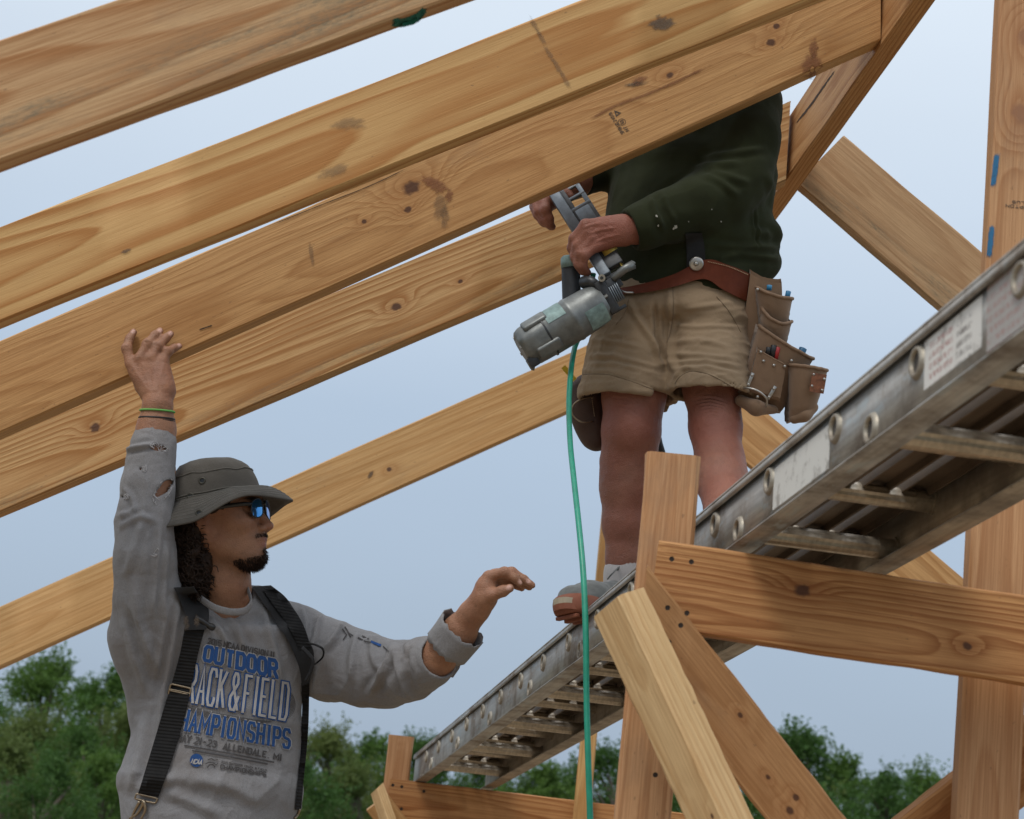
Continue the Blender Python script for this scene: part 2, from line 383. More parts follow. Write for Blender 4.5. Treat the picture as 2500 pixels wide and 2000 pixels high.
# ------------------------------------------------------------------ lumber
def plank(name, A, B, w, t, mat, parent=None, away=True, upv=(0, 0, 1), cutA=0.0, cutB=0.0, seg=44, ch=0.0035, seed=0, bow=0.0, wane=0.0013, flip=False):
    """A, B world ends of the near lower arris; w along up, t through the board (away from the camera)"""
    A = np.asarray(A, float); B = np.asarray(B, float); L = np.linalg.norm(B - A); d = (B - A) / L
    u = np.asarray(upv, float); u = u - d * (u @ d); u /= np.linalg.norm(u); n = np.cross(u, d)
    mid = (A + B) / 2 - CL
    if (n @ mid < 0) != flip: n = -n
    rs = np.random.default_rng(seed + 11)
    sec = [(0, ch), (0, w - ch), (ch, w), (t - ch, w), (t, w - ch), (t, ch), (t - ch, 0), (ch, 0)]
    ys = np.array([s[0] for s in sec]); zs = np.array([s[1] for s in sec])
    k = len(sec); vs_ = []
    jit = rs.normal(0, 1, (seg + 1, k, 2)); 
    for q in range(3): jit[1:-1] = (jit[:-2] + jit[1:-1] * 2 + jit[2:]) / 4
    for i in range(seg + 1):
        s = i / seg
        for j in range(k):
            x = s * L + zs[j] * (cutB * s + cutA * (1 - s))
            b = bow * 4 * s * (1 - s)
            vs_.append((x, ys[j] + jit[i, j, 0] * wane, zs[j] + b + jit[i, j, 1] * wane))
    fs = []
    for i in range(seg):
        for j in range(k):
            m = (j + 1) % k; fs.append((i * k + j, i * k + m, (i + 1) * k + m, (i + 1) * k + j))
    fs.append(tuple(range(k))[::-1]); fs.append(tuple(seg * k + j for j in range(k)))
    me = bpy.data.meshes.new(name); me.from_pydata(vs_, [], fs); me.update()
    bm = bmesh.new(); bm.from_mesh(me); bmesh.ops.recalc_face_normals(bm, faces=bm.faces)
    R = np.stack([d, n, u], 1)
    if np.linalg.det(R) < 0:
        for vv in bm.verts: vv.co.y = -vv.co.y
        R[:, 1] = -R[:, 1]; bmesh.ops.recalc_face_normals(bm, faces=bm.faces)
    for f_ in bm.faces: f_.smooth = True
    bm.to_mesh(me); bm.free()
    me.materials.append(mat); o = bpy.data.objects.new(name, me); COL.objects.link(o)
    loc = A - (np.array(parent_base(parent)) if parent is not None else 0)
    M = Matrix.Identity(4)
    for i in range(3):
        for j in range(3): M[i][j] = R[i, j]
        M[i][3] = loc[i]
    if parent is not None: o.parent = parent
    o.matrix_local = M; sharpen(o, 25)
    return o

YEL = dict(pale=(0.62, 0.42, 0.19), dark=(0.45, 0.225, 0.07))
TAN = dict(pale=(0.58, 0.36, 0.165), dark=(0.40, 0.21, 0.075))
ORG = dict(pale=(0.58, 0.32, 0.135), dark=(0.33, 0.14, 0.045))
PNK = dict(pale=(0.58, 0.35, 0.19), dark=(0.43, 0.22, 0.10))
PAL = dict(pale=(0.66, 0.49, 0.28), dark=(0.52, 0.33, 0.15))

def line_at(a, b, x): return a[1] + (b[1] - a[1]) * (x - a[0]) / (b[0] - a[0])
def iz(z0, z1, s): return 1 / (1 / z0 + (1 / z1 - 1 / z0) * s)
def rafter(a, za, b, zb, x0, x1, w, mat, name, label, **kw):
    """lower near arris measured at photo points a and b; ends carried on to x0 and x1"""
    e = []
    for x in (x0, x1):
        s = (x - a[0]) / (b[0] - a[0]); e.append(P(x, line_at(a, b, x), iz(za, zb, s)))
    o = plank(name, e[0], e[1], w, 0.058, mat, **kw)
    return tag(o, label, 'rafter', 'pine rafters of the roof frame')

RF1 = rafter((0, 393), 2.83, (1000, 31), 3.0, -420, 1900, .176, wood('pine_rafter_stained', 1, contrast=1.0, spacing=.021, pith=(-.03, .10), tilt=(.012, .05), warp=.03, mold=.75, moldz=(.045, .05), pale=(0.60, 0.41, 0.23), dark=(0.42, 0.21, 0.08)), 'rafter',
       'topmost pine rafter with grey mould streaks and green paint on its lower edge', seed=1, cutB=.5)
RF2 = rafter((0, 784), 3.72, (1900, 28), 4.05, -420, 2330, .178, wood('pine_rafter_yellow', 2, contrast=1.0, spacing=.026, pith=(-.035, .085), tilt=(.004, .035), warp=.045, fleck=.12, streak=.5, dirt=.15, **YEL), 'rafter',
       'smooth yellow pine rafter with dark smudge, second from the top', seed=2, wane=.0018, cutB=.5)
RF3 = rafter((0, 1053), 4.12, (2150, 97), 4.42, -420, 2150, .190, wood('pine_rafter_brown', 3, contrast=.6, spacing=.0075, pith=(-.20, .05), tilt=(.002, .01), warp=.03, knots=((1.43, .128, .018), (1.40, .085, .008), (1.30, .10, .006), (2.33, .10, .010), (2.36, .13, .007), (2.08, .125, .008)), fleck=.4, dirt=.3, **TAN), 'rafter',
       'brown pine rafter with ink grade stamp, held up by the worker in the hat', seed=3, cutB=.53, bow=-.006)
RF4 = rafter((0, 1250), 4.92, (1919, 440), 5.0, -420, 1919, .197, wood('pine_rafter_striped', 4, contrast=1.0, spacing=.0115, pith=(-.045, .06), tilt=(.004, .022), warp=.022, knots=((1.62, .095, .012), (.78, .11, .013), (1.80, .09, .006)), fleck=.2, dirt=.2, mold=.5, moldz=(.012, .035), pale=(0.62, 0.41, 0.20), dark=(0.40, 0.20, 0.065)), 'rafter',
       'boldly striped pine rafter passing behind the raised hand and the nail gun', seed=4, cutB=.53)
RF5 = rafter((0, 1628), 6.35, (1386, 1004), 6.6, -420, 1540, .186, wood('pine_rafter_far', 5, contrast=.6, spacing=.014, pith=(-.05, .09), tilt=(.006, .02), warp=.02, knots=((2.05, .07, .008),), fleck=.12, dirt=.25, pale=(0.60, 0.39, 0.185), dark=(0.46, 0.25, 0.085)), 'rafter',
       'lowest and farthest pine rafter, passing behind the hat brim', seed=5, cutB=.53)

# ridge board: far end hidden behind the carpenter's shorts
rd = (np.array([2142., 122.]), np.array([1523., 999.]))
def ridge_pt(t):
    p = rd[0] + (rd[1] - rd[0]) * t; return P(p[0], p[1], iz(4.44, 6.7, t))
rid = plank('ridge_board', ridge_pt(-.42), ridge_pt(.93), .186, .05, wood('pine_ridge', 6, contrast=.8, spacing=.008, pith=(-.25, .09), tilt=(.01, .01), warp=.012, fleck=.3, pale=(0.57, 0.345, 0.165), dark=(0.40, 0.20, 0.075)), flip=False, seed=6)
tag(rid, 'split pine ridge board rising to the upper right, rafters butted to it', 'board')

def backrafter(a, za, b, zb, x0, x1, w, mat, label, seed):
    o = rafter(a, za, b, zb, x0, x1, w, mat, 'rafter', label, seed=seed); return o
backrafter((1952, 452), 5.15, (2240, 700), 5.05, 1946, 2900, .184, wood('pine_rafter_backslope', 7, contrast=.55, spacing=.006, pith=(-.3, .1), tilt=(.0, .012), warp=.012, knots=((.58, .06, .007),), fleck=.4, mold=.85, moldz=(.03, .05), pale=(0.52, 0.36, 0.21), dark=(0.37, 0.22, 0.11)),
           'weathered pine rafter descending right from the ridge, mouldy lower edge', 7)
backrafter((1829, 1136), 6.65, (2318, 1552), 6.45, 1690, 3000, .182, wood('pine_rafter_backslope_far', 8, contrast=.9, spacing=.007, pith=(-.3, .1), tilt=(.0, .008), warp=.01, fleck=.2, **TAN),
           'finely striped pine rafter descending right behind the bare left leg', 8)

# ------------------------------------------------------------------ trestles
def hole(parent, px, py, z, r=.0045, mat=None):
    c = C(px, py, z - .0012); th = np.linspace(0, 2 * np.pi, 10, endpoint=False)
    v = [c + np.array([math.cos(a) * r, math.sin(a) * r, 0]) for a in th] + [c + np.array([0, 0, .001])]
    return mk('nail_hole', v, [(i, (i + 1) % 10, 10) for i in range(10)], mat, parent, cspace=True)
M_hole = plain('nail_hole_shadow', (0.03, 0.02, 0.015), 0.8)
WUP = np.array([0, 0, 1.0])
def vpost(name, px, py, z, w, t, ztop_py, mat, parent, seed, zb=0.0):
    """upright: left near arris passes the photo point; stands on height zb"""
    Pm = P(px, py, z); top = None
    for k in range(400):                    # climb the plumb line to the photo height of the top
        q = Pm + WUP * (k * .01)
        if pix(q)[1] <= ztop_py: top = q[2]; break
    if top is None: top = Pm[2] + 4.0
    if ztop_py > py:
        for k in range(400):
            q = Pm - WUP * (k * .01)
            if pix(q)[1] >= ztop_py: top = q[2]; break
    A = np.array([Pm[0], Pm[1], zb]); B = np.array([Pm[0], Pm[1], top])
    return plank(name, A, B, w, t, mat, parent, upv=RT, seed=seed, ch=.006)

tr = empty('trestle', (0.25, 3.0, 0)); tag(tr, 'pine trestle in the foreground, its crossbeam carrying the ladder', 'trestle')
vpost('post', 1580, 1115, 3.15, .089, .038, 1112, wood('pine_post_near', 21, contrast=.65, spacing=.006, pith=(-.1, .04), tilt=(.0, .01), warp=.008, fleck=.3, **PNK), tr, 21)
vpost('post', 2408, 633, 3.26, .101, .05, -160, wood('pine_post_right', 22, contrast=.7, spacing=.0075, pith=(-.12, .05), tilt=(.0, .008), warp=.01, knots=((2.42, .05, .017), (2.28, .045, .016), (.9, .06, .012)), fleck=.25, kcol=(0.30, 0.14, 0.07), **PNK), tr, 22)
A, B = P(1579, 1528, 3.02), P(2500, 1671, 2.98); dd = (B - A) / np.linalg.norm(B - A)
plank('crossbeam', A, B + dd * .25, .139, .038, wood('pine_crossbeam_near', 23, contrast=1.0, spacing=.0095, pith=(-.022, .03), tilt=(-.008, .03), warp=.024, knots=((.235, .093, .011), (.50, .045, .007)), fleck=.2, **ORG), tr, seed=23)
def edgeplank(name, e0, e1, z, w, mat, parent, seed, z1=None, below=False, **kw):
    """board whose upper right arris runs from e0 to e1 in the photo"""
    z1 = z1 or z; A = P(*e0, z); B = P(*e1, z1); d = (B - A) / np.linalg.norm(B - A)
    nrm = np.cross(d, FW); nrm /= np.linalg.norm(nrm)
    if (nrm @ RT > 0) != below: nrm = -nrm
    return plank(name, A, B, w, .038, mat, parent, upv=nrm, seed=seed, **kw)
edgeplank('brace', (1580, 1380), (2110, 2056), 2.975, .098, wood('pine_brace_mitre', 24, contrast=.45, spacing=.007, pith=(-.2, .05), tilt=(0, .01), warp=.02, knots=((.27, .03, .004), (.37, .055, .004), (.42, .04, .005), (.43, .06, .006)), fleck=.35, pale=(0.50, 0.29, 0.14), dark=(0.36, 0.18, 0.07)), tr, 24, z1=2.93, cutA=1.15)
edgeplank('brace', (2130, 2055), (2640, 1655), 3.16, .11, wood('pine_brace_right', 26, contrast=.95, spacing=.0075, pith=(-.2, .05), tilt=(0, .008), warp=.006, **ORG), tr, 26, below=True)
# light brace in front: the near arris with its two visible faces
def arrisboard(name, m0, z0, m1, z1, eL, eR, mat, parent, top_skew):
    M0, M1 = C(*m0, z0), C(*m1, z1); s0, s1 = z0 / F, z1 / F
    l0 = np.array([eL[0] * s0, -eL[1] * s0, eL[2]]); r0 = np.array([eR[0] * s0, -eR[1] * s0, eR[2]])
    l1 = np.array([eL[0] * s0, -eL[1] * s0, eL[2]]); r1_ = np.array([eR[0] * s0, -eR[1] * s0, eR[2]])
    d = (M1 - M0) / np.linalg.norm(M1 - M0); N_ = 18; sec = [(.0, .08), (.0, 1.), (1., 1.), (1., .0), (.08, .0)]
    sec = [(.07, .0), (.93, .0), (1, .07), (1, .93), (.93, 1), (.07, 1), (.0, .93), (.0, .07)]
    V = []; Fc = []; k = 8; rs = np.random.default_rng(5)
    for i in range(N_ + 1):
        s = i / N_; Mx = M0 + (M1 - M0) * s
        for j, (a, b) in enumerate(sec):
            q = Mx + l0 * a + r0 * b + rs.normal(0, .0006, 3)
            if i == 0: q = q + d * (a * top_skew[0] + b * top_skew[1])
            if i == 1: q = q + d * (a * top_skew[0] + b * top_skew[1]) * .5
            V.append(q)
    for i in range(N_):
        for j in range(k): Fc.append((i * k + j, i * k + (j + 1) % k, (i + 1) * k + (j + 1) % k, (i + 1) * k + j))
    Fc.append(tuple(range(k))[::-1]); Fc.append(tuple(N_ * k + j for j in range(k)))
    # object frame along the board so that the grain follows it
    V = W(np.array(V)); dW = CM @ d; lW = CM @ (l0 / np.linalg.norm(l0)); lW = lW - dW * (lW @ dW); lW /= np.linalg.norm(lW); nW = np.cross(lW, dW)
    R = np.stack([dW, nW, lW], 1); o0 = W(M0); loc = (V - o0) @ R
    me = bpy.data.meshes.new(name); me.from_pydata([tuple(q) for q in loc], [], Fc); me.update()
    bm = bmesh.new(); bm.from_mesh(me); bmesh.ops.recalc_face_normals(bm, faces=bm.faces)
    for f_ in bm.faces: f_.smooth = True
    bm.to_mesh(me); bm.free(); me.materials.append(mat)
    o = bpy.data.objects.new(name, me); COL.objects.link(o); Mx = Matrix.Identity(4); base = np.array(parent_base(parent)) if parent else 0
    for i in range(3):
        for j in range(3): Mx[i][j] = R[i, j]
        Mx[i][3] = (o0 - base)[i]
    o.parent = parent; o.matrix_local = Mx; sharpen(o, 25); return o
M_light = wood('pine_brace_light', 25, contrast=.55, spacing=.012, pith=(-.06, .03), tilt=(.0, .03), warp=.02, knots=((.36, .02, .004),), fleck=.12, dirt=.25, **PAL)
arrisboard('brace', (1512, 1452), 2.90, (1800, 2070), 2.72, (-76, 39, .062), (62, -30, .045), M_light, tr, (.022, .012))
for hx, hy, hz in ((1640, 1365, 3.0), (1688, 1372, 3.0), (1630, 1484, 2.965), (1677, 1497, 2.965), (1662, 1527, 2.96), (1633, 1568, 2.96), (1652, 1620, 2.96), (1600, 1892, 2.985)):
    hole(tr, hx, hy, hz - .006, .0042, M_hole)

tf = empty('trestle', (-.4, 6.6, 0)); tag(tf, 'pine trestle beside the grey shirt, carrying the lower end of the ladder', 'trestle')
vpost('post', 949, 1800, 6.86, .089, .038, 1797, wood('pine_post_far', 31, contrast=.5, spacing=.006, pith=(-.1, .04), tilt=(0, .01), warp=.01, **PNK), tf, 31)
A, B = P(941, 1997, 6.8), P(1500, 2064, 6.75); dd = (B - A) / np.linalg.norm(B - A)
plank('crossbeam', A, B + dd * .9, .139, .038, wood('pine_crossbeam_far', 33, contrast=.9, spacing=.013, pith=(-.03, .06), tilt=(.004, .03), warp=.03, **ORG), tf, seed=33)
arrisboard('brace', (921, 1924), 6.66, (985, 2110), 6.5, (-24, 12, .06), (14, -8, .045), M_light, tf, (.02, .0))
edgeplank('brace', (944, 1942), (1080, 2120), 6.76, .09, wood('pine_brace_far', 34, contrast=.5, spacing=.008, pith=(-.2, .05), **TAN), tf, 34)
for hx, hy in ((959, 1917), (981, 1921), (1035, 1932), (952, 1974), (980, 1975)): hole(tf, hx, hy, 6.70 if hy > 1950 else 6.79, .006, M_hole)
fp = empty('upright_stud', P(1440, 1990, 6.95) * np.array([1, 1, 0])); tag(fp, 'narrow pine stud standing behind the bare right leg and the hose', 'stud')
vpost('stud', 1471, 1236, 6.95, .058, .038, 1150, wood('pine_stud_far', 35, contrast=.6, spacing=.008, pith=(-.1, .03), tilt=(0, .01), warp=.01, mold=.5, **YEL), fp, 35)

# ------------------------------------------------------------------ aluminium ladder plank resting on both trestles
La, Lb = P(1022, 1906, 6.8), P(1793, 1340, 3.1)
Lb[2] = Lb[2]; zl = (La[2] + Lb[2]) / 2
print('ladder heights', La[2], Lb[2])
ldir = Lb - La; llen = np.linalg.norm(ldir); ldir /= llen
Ra, Rb = P(1205, 1930, 6.8), P(2200, 1400, 3.1)
lup = WUP - ldir * (WUP @ ldir); lup /= np.linalg.norm(lup)
lac = np.cross(ldir, lup); lac /= np.linalg.norm(lac)
if lac[0] < 0: lac = -lac
LWID = float((Ra - La) @ lac * .5 + (Rb - Lb) @ lac * .5); print('ladder width', LWID)
EXT = 2.2; RH = .108
lad = empty('ladder_plank', La * np.array([1, 1, 1])); tag(lad, 'worn aluminium ladder plank bridging the two trestles under the carpenter in shorts', 'ladder')
M_alu = alu_mat('ladder_aluminium_outer', (0.40, 0.385, 0.36), .95, (0.36, 0.41, 0.43), .55)
M_alu2 = alu_mat('ladder_aluminium_under', (0.38, 0.33, 0.265), .8)
LX = np.stack([ldir, lac, lup])
def lp(s, a, h): return La + ldir * s + lac * a + lup * h
def place(o_name, mbld, mat, smooth=False, bevel=0.0, parent=None):
    """local ladder frame mesh (along, across, up)"""
    v_, f_ = mbld.out(); me = bpy.data.meshes.new(o_name); me.from_pydata([tuple(q) for q in v_], [], f_); me.update()
    bm = bmesh.new(); bm.from_mesh(me); bmesh.ops.recalc_face_normals(bm, faces=bm.faces)
    if bevel: bmesh.ops.bevel(bm, geom=[e for e in bm.edges if len(e.link_faces) == 2 and e.calc_face_angle(0) > .5], offset=bevel, segments=2, affect='EDGES')
    for q in bm.faces: q.smooth = bool(smooth or bevel)
    bm.to_mesh(me); bm.free(); me.materials.append(mat)
    return me
LR = Matrix.Identity(4)
for i in range(3):
    for j in range(3): LR[i][j] = LX[j][i]
def ladpart(name, me, loc=(0, 0, 0), parent=None):
    o = bpy.data.objects.new(name, me); COL.objects.link(o); o.parent = parent or lad
    off = LX.T @ np.array(loc)
    o.matrix_local = Matrix.Translation(Vector(off)) @ LR if parent is None else Matrix.Translation(Vector(loc))
    return o
s0, s1 = -.16, llen + EXT
def rail(side):
    mb = MB(); th = .004
    a = 0 if side == 0 else LWID; io = 1 if side == 0 else -1
    I3 = np.eye(3); L2 = (s1 - s0) / 2; cx = (s0 + s1) / 2
    mb.box((cx, a + io * th / 2, RH / 2), I3, (L2, th / 2, RH / 2 - .0045))
    mb.box((cx, a + io * .017 - io * .004, .0022), I3, (L2, .021, .0022))
    mb.box((cx, a + io * .013 - io * .004, RH - .003), I3, (L2, .017, .003))
    mb.box((cx, a - io * .006, RH - .0115), I3, (L2, .0022, .006))
    return place('side_rail', mb, M_alu if side == 0 else M_alu2, bevel=.0012)
ladpart('side_rail', rail(0)); ladpart('side_rail', rail(1))
M_rung = alu_mat('ladder_rung', (0.52, 0.46, 0.37), .55, rough=.33)
def rung_mesh(r, ln):
    mb = MB(); n = 20; th = np.linspace(0, 2 * np.pi, n, endpoint=False)
    rr = r * (1 + .045 * np.cos(th * 10))
    for (a0, a1, k) in ((.006, ln - .006, 1.0),):
        v_ = [(rr[j] * math.cos(th[j]), a, rr[j] * math.sin(th[j])) for a in (a0, a1) for j in range(n)]
        mb.add(v_, [(j, (j + 1) % n, n + (j + 1) % n, n + j) for j in range(n)])
    for a in (.007, ln - .007):
        mb.tube([(0, a - .0015, 0), (0, a + .006, 0)], r * 1.28, 18)
        q_ = 1 if a < .1 else -1; mb.tube([(0, a, 0), (0, a + q_ * .03, 0)], r * 1.07, 18)
    return place('rung', mb, M_rung, smooth=False)
def ring_mesh(r):
    mb = MB(); th = np.linspace(0, 2 * np.pi, 22, endpoint=False); pr = [(r * .70, -.0006), (r * .72, -.0045), (r * .80, -.0062), (r * .95, -.0058), (r * 1.06, -.003), (r * 1.14, 0.0)]
    v_ = [(rr * math.cos(a), y, rr * math.sin(a)) for rr, y in pr for a in th]; n = 22; f_ = []
    for i in range(len(pr) - 1):
        for j in range(n): f_.append((i * n + j, i * n + (j + 1) % n, (i + 1) * n + (j + 1) % n, (i + 1) * n + j))
    mb.add(v_, f_); return place('rung_end', mb, alu_ring, smooth=True)
alu_ring = alu_mat('ladder_rung_end', (0.42, 0.38, 0.31), .8)
def s_of(px_):   # position along the near rail of a photo column
    x = (px_ - 1022) / (1793 - 1022); z = iz(6.8, 3.1, x); return (6.8 - z) / (6.8 - 3.1) * llen
def bore_shade_mesh(r):  # flat dark disc: shade inside the hollow rung put into the colour
    mb = MB(); th = np.linspace(0, 2 * np.pi, 22, endpoint=False); mb.add([(r * .71 * math.cos(a), -.0008, r * .71 * math.sin(a)) for a in th], [tuple(range(22))]); return place('rung_bore_shade', mb, M_bore_shade)
M_bore_shade = plain('tube_inside_shade', (0.05, 0.043, 0.036), .7)
rb_ = bore_shade_mesh(.0205)
ru = rung_mesh(.0155, LWID); rl = rung_mesh(.0165, LWID); rg = ring_mesh(.0205)
sp = (s_of(2244) - s_of(1457)) / 6.0
k0 = s_of(1743); k = -12
for k in range(-13, 12):
    s = k0 + k * sp
    if s0 + .05 < s < s1 - .05:
        ladpart('rung', ru, (s, 0, RH * .63)); e_ = ladpart('rung_end', rg, (s, 0, RH * .63)); ladpart('rung_bore_shade', rb_, (0, 0, 0), e_)
k1 = s_of(1803)
for k in range(-7, 6):
    s = k1 + k * 2 * sp
    if s0 + .05 < s < s1 - .05:
        ladpart('rung', rl, (s, 0, RH * .24)); e_ = ladpart('rung_end', rg, (s, 0, RH * .24)); ladpart('rung_bore_shade', rb_, (0, 0, 0), e_)
M_slat = alu_mat('ladder_deck_slat', (0.16, 0.125, 0.095), .9)
nsl = 4; gap = .017; wsl = (LWID - .03 - gap * (nsl - 1)) / nsl
mb = MB(); L2 = (s1 - s0) / 2
mb.box((0, 0, 0), np.eye(3), (L2, wsl / 2, .0025)); mb.box((0, -wsl / 2 + .002, -.008), np.eye(3), (L2, .002, .008)); mb.box((0, wsl / 2 - .002, -.008), np.eye(3), (L2, .002, .008))
sl = place('deck_slat', mb, M_slat)
for i in range(nsl): ladpart('deck_slat', sl, ((s0 + s1) / 2, .015 + wsl / 2 + i * (wsl + gap), RH * .63 + .0225))
# worn stickers on the outer web
def sticker_mat(name, base, marks):
    g = NT(name); o = g.coord('Object'); n = g.noise(o, 26, 6, 0.75); n2 = g.noise(g.map(o, (20, 1, 120)), 1.0, 4, .7)
    c = g.mix(g.rng(n, .52, .62, 0, .85), base, (0.30, 0.28, 0.25))
    x, y, z = g.xyz(o)
    for (mx_, mz, hw, hh, col) in marks:
        m = g.mul(g.rng(g.M('ABSOLUTE', g.sub(x, mx_)), hw, hw * .8), g.rng(g.M('ABSOLUTE', g.sub(z, mz)), hh, hh * .8))
        row = g.M('GREATER_THAN', g.M('FRACT', g.mul(z, 75)), .45)
        tx = g.rng(g.noise(g.map(o, (160, 1, 60)), 1.0, 3, .8), .46, .54)
        c = g.mix(g.mul(g.mul(m, tx), g.mul(row, .85)), c, col)
    return g.done(c, .6, 0, g.bump(n, .3, .0008))
def sticker(px0, px1, h0, h1, mat, skew=0.0):
    a, b = s_of(px0), s_of(px1); w2 = (b - a) / 2; mb = MB(); n = 10
    v_ = []; f_ = []
    for i in range(n + 1):
        for h, sk in ((h0, 0), (h1, skew)):
            v_.append((-w2 + 2 * w2 * i / n + sk, 0, h))
    for i in range(n): f_.append((2 * i, 2 * i + 2, 2 * i + 3, 2 * i + 1))
    mb.add(v_, f_); ladpart('sticker', place('sticker', mb, mat), ((a + b) / 2, -.0009, 0))
sticker(1886, 2024, .016, .082, sticker_mat('sticker_blank', (0.62, 0.61, 0.57), ()))
sticker(2256, 2398, .024, .088, sticker_mat('sticker_printed', (0.66, 0.64, 0.60), ((-.035, .055, .04, .032, (0.36, 0.17, 0.15)), (.035, .05, .025, .03, (0.16, 0.14, 0.13)))))
sticker(2410, 2560, .012, .095, sticker_mat('sticker_peeled', (0.36, 0.34, 0.32), ((.0, .05, .2, .05, (0.33, 0.20, 0.18)),)))
# ------------------------------------------------------------------ soft-body modelling: signed distance fields -> smooth quad meshes
class SDF:
    """shapes in camera-aligned metres, joined in order with smooth unions / cuts"""
    def __init__(s): s.ops = []
    def _a(s, fn, c, br, k, op): s.ops.append((fn, np.asarray(c, float), br, k, op)); return s
    def cone(s, a, b, ra, rb, k=.01, op='u'):
        a = np.asarray(a, float); b = np.asarray(b, float); ab = b - a; L2 = ab @ ab + 1e-12
        def fn(p):
            t = np.clip((p - a) @ ab / L2, 0, 1)
            return np.linalg.norm(p - a - t[:, None] * ab, axis=1) - (ra + (rb - ra) * t)
        return s._a(fn, (a + b) / 2, math.sqrt(L2) / 2 + max(ra, rb), k, op)
    def chain(s, pts, rs, k=.01, op='u'):
        for i in range(len(pts) - 1): s.cone(pts[i], pts[i + 1], rs[i], rs[i + 1], k if i == 0 else min(k, rs[i] * .6), op)
        return s
    def ell(s, c, ax, r, k=.01, op='u'):
        c = np.asarray(c, float); ax = np.asarray(ax, float); r = np.asarray(r, float)
        def fn(p):
            q = (p - c) @ ax.T; k0 = np.linalg.norm(q / r, axis=1); k1 = np.linalg.norm(q / (r * r), axis=1) + 1e-9
            return k0 * (k0 - 1) / k1
        return s._a(fn, c, r.max(), k, op)
    def ecyl(s, a, b, e1, e2, wa, da, wb, db, k=.02, op='u', rnd=.02):
        """elliptical cone from a to b, half widths w along e1 and d along e2"""
        a = np.asarray(a, float); b = np.asarray(b, float); ab = b - a; L = np.linalg.norm(ab); d = ab / L
        e1 = np.asarray(e1, float); e2 = np.asarray(e2, float)
        def fn(p):
            q = p - a; t = q @ d; tc_ = np.clip(t / L, 0, 1); w = wa + (wb - wa) * tc_ - rnd; dd_ = da + (db - da) * tc_ - rnd
            qq = q - (tc_ * L)[:, None] * d; u = qq @ e1; v = qq @ e2
            k0 = np.sqrt((u / w) ** 2 + (v / dd_) ** 2) + 1e-9; k1 = np.sqrt((u / (w * w)) ** 2 + (v / (dd_ * dd_)) ** 2) + 1e-9
            r = k0 * (k0 - 1) / k1; ax = np.abs(t - tc_ * L)
            return np.where(r > 0, np.sqrt(r * r + ax * ax), np.maximum(r, ax - 1e-4)) - rnd
        return s._a(fn, (a + b) / 2, L / 2 + max(wa, da, wb, db) + .02, k, op)
    def box(s, c, ax, h, r=.004, k=.003, op='u'):
        c = np.asarray(c, float); ax = np.asarray(ax, float); h = np.asarray(h, float) - r
        def fn(p):
            q = np.abs((p - c) @ ax.T) - h
            return np.linalg.norm(np.maximum(q, 0), axis=1) + np.minimum(q.max(1), 0) - r
        return s._a(fn, c, np.linalg.norm(h) + r, k, op)
    def ev(s, p, far=.06):
        d = np.full(len(p), far, np.float32); lo, hi = p.min(0), p.max(0)
        for fn, c, br, k, op in s.ops:
            g = np.linalg.norm(np.maximum(np.maximum(lo - c, c - hi), 0))
            if g > br + far: continue
            x = fn(p)
            if op == 'u':
                h = np.clip(.5 + .5 * (d - x) / k, 0, 1); d = d * (1 - h) + x * h - k * h * (1 - h)
            else:
                x = -x; h = np.clip(.5 - .5 * (d - x) / k, 0, 1); d = d * (1 - h) + x * h + k * h * (1 - h)
        return d
    def mesh(s, h, lo=None, hi=None, bl=12, smooth=1):
        us = [o for o in s.ops if o[4] == 'u']
        l_ = np.min([o[1] - o[2] for o in us], 0) - 2 * h; h_ = np.max([o[1] + o[2] for o in us], 0) + 2 * h
        lo = l_ if lo is None else np.maximum(l_, lo); hi = h_ if hi is None else np.minimum(h_, hi)
        nb = np.ceil((hi - lo) / (h * bl)).astype(int); n = nb * bl
        B = np.stack(np.meshgrid(*[np.arange(q) for q in nb], indexing='ij'), -1).reshape(-1, 3)
        cen = lo + (B + .5) * bl * h; cd = np.concatenate([s.ev(cen[i:i + 64], .25) for i in range(0, len(cen), 64)])
        G = np.repeat(np.repeat(np.repeat(np.sign(cd).reshape(nb).astype(np.float32) * .05, bl, 0), bl, 1), bl, 2)
        act = B[np.abs(cd) < bl * h * .87 * 1.5 + .012]
        loc = np.stack(np.meshgrid(*[np.arange(bl)] * 3, indexing='ij'), -1).reshape(-1, 3)
        for b in act:
            i0 = b * bl; pts = lo + (i0 + loc) * h
            G[i0[0]:i0[0] + bl, i0[1]:i0[1] + bl, i0[2]:i0[2] + bl] = s.ev(pts).reshape(bl, bl, bl)
        G[0] = G[-1] = .05; G[:, 0] = G[:, -1] = .05; G[:, :, 0] = G[:, :, -1] = .05
        v, f = surface_nets(G)
        v = lo + v * h
        for _ in range(smooth): v = relax(v, f, .5)
        return v, f
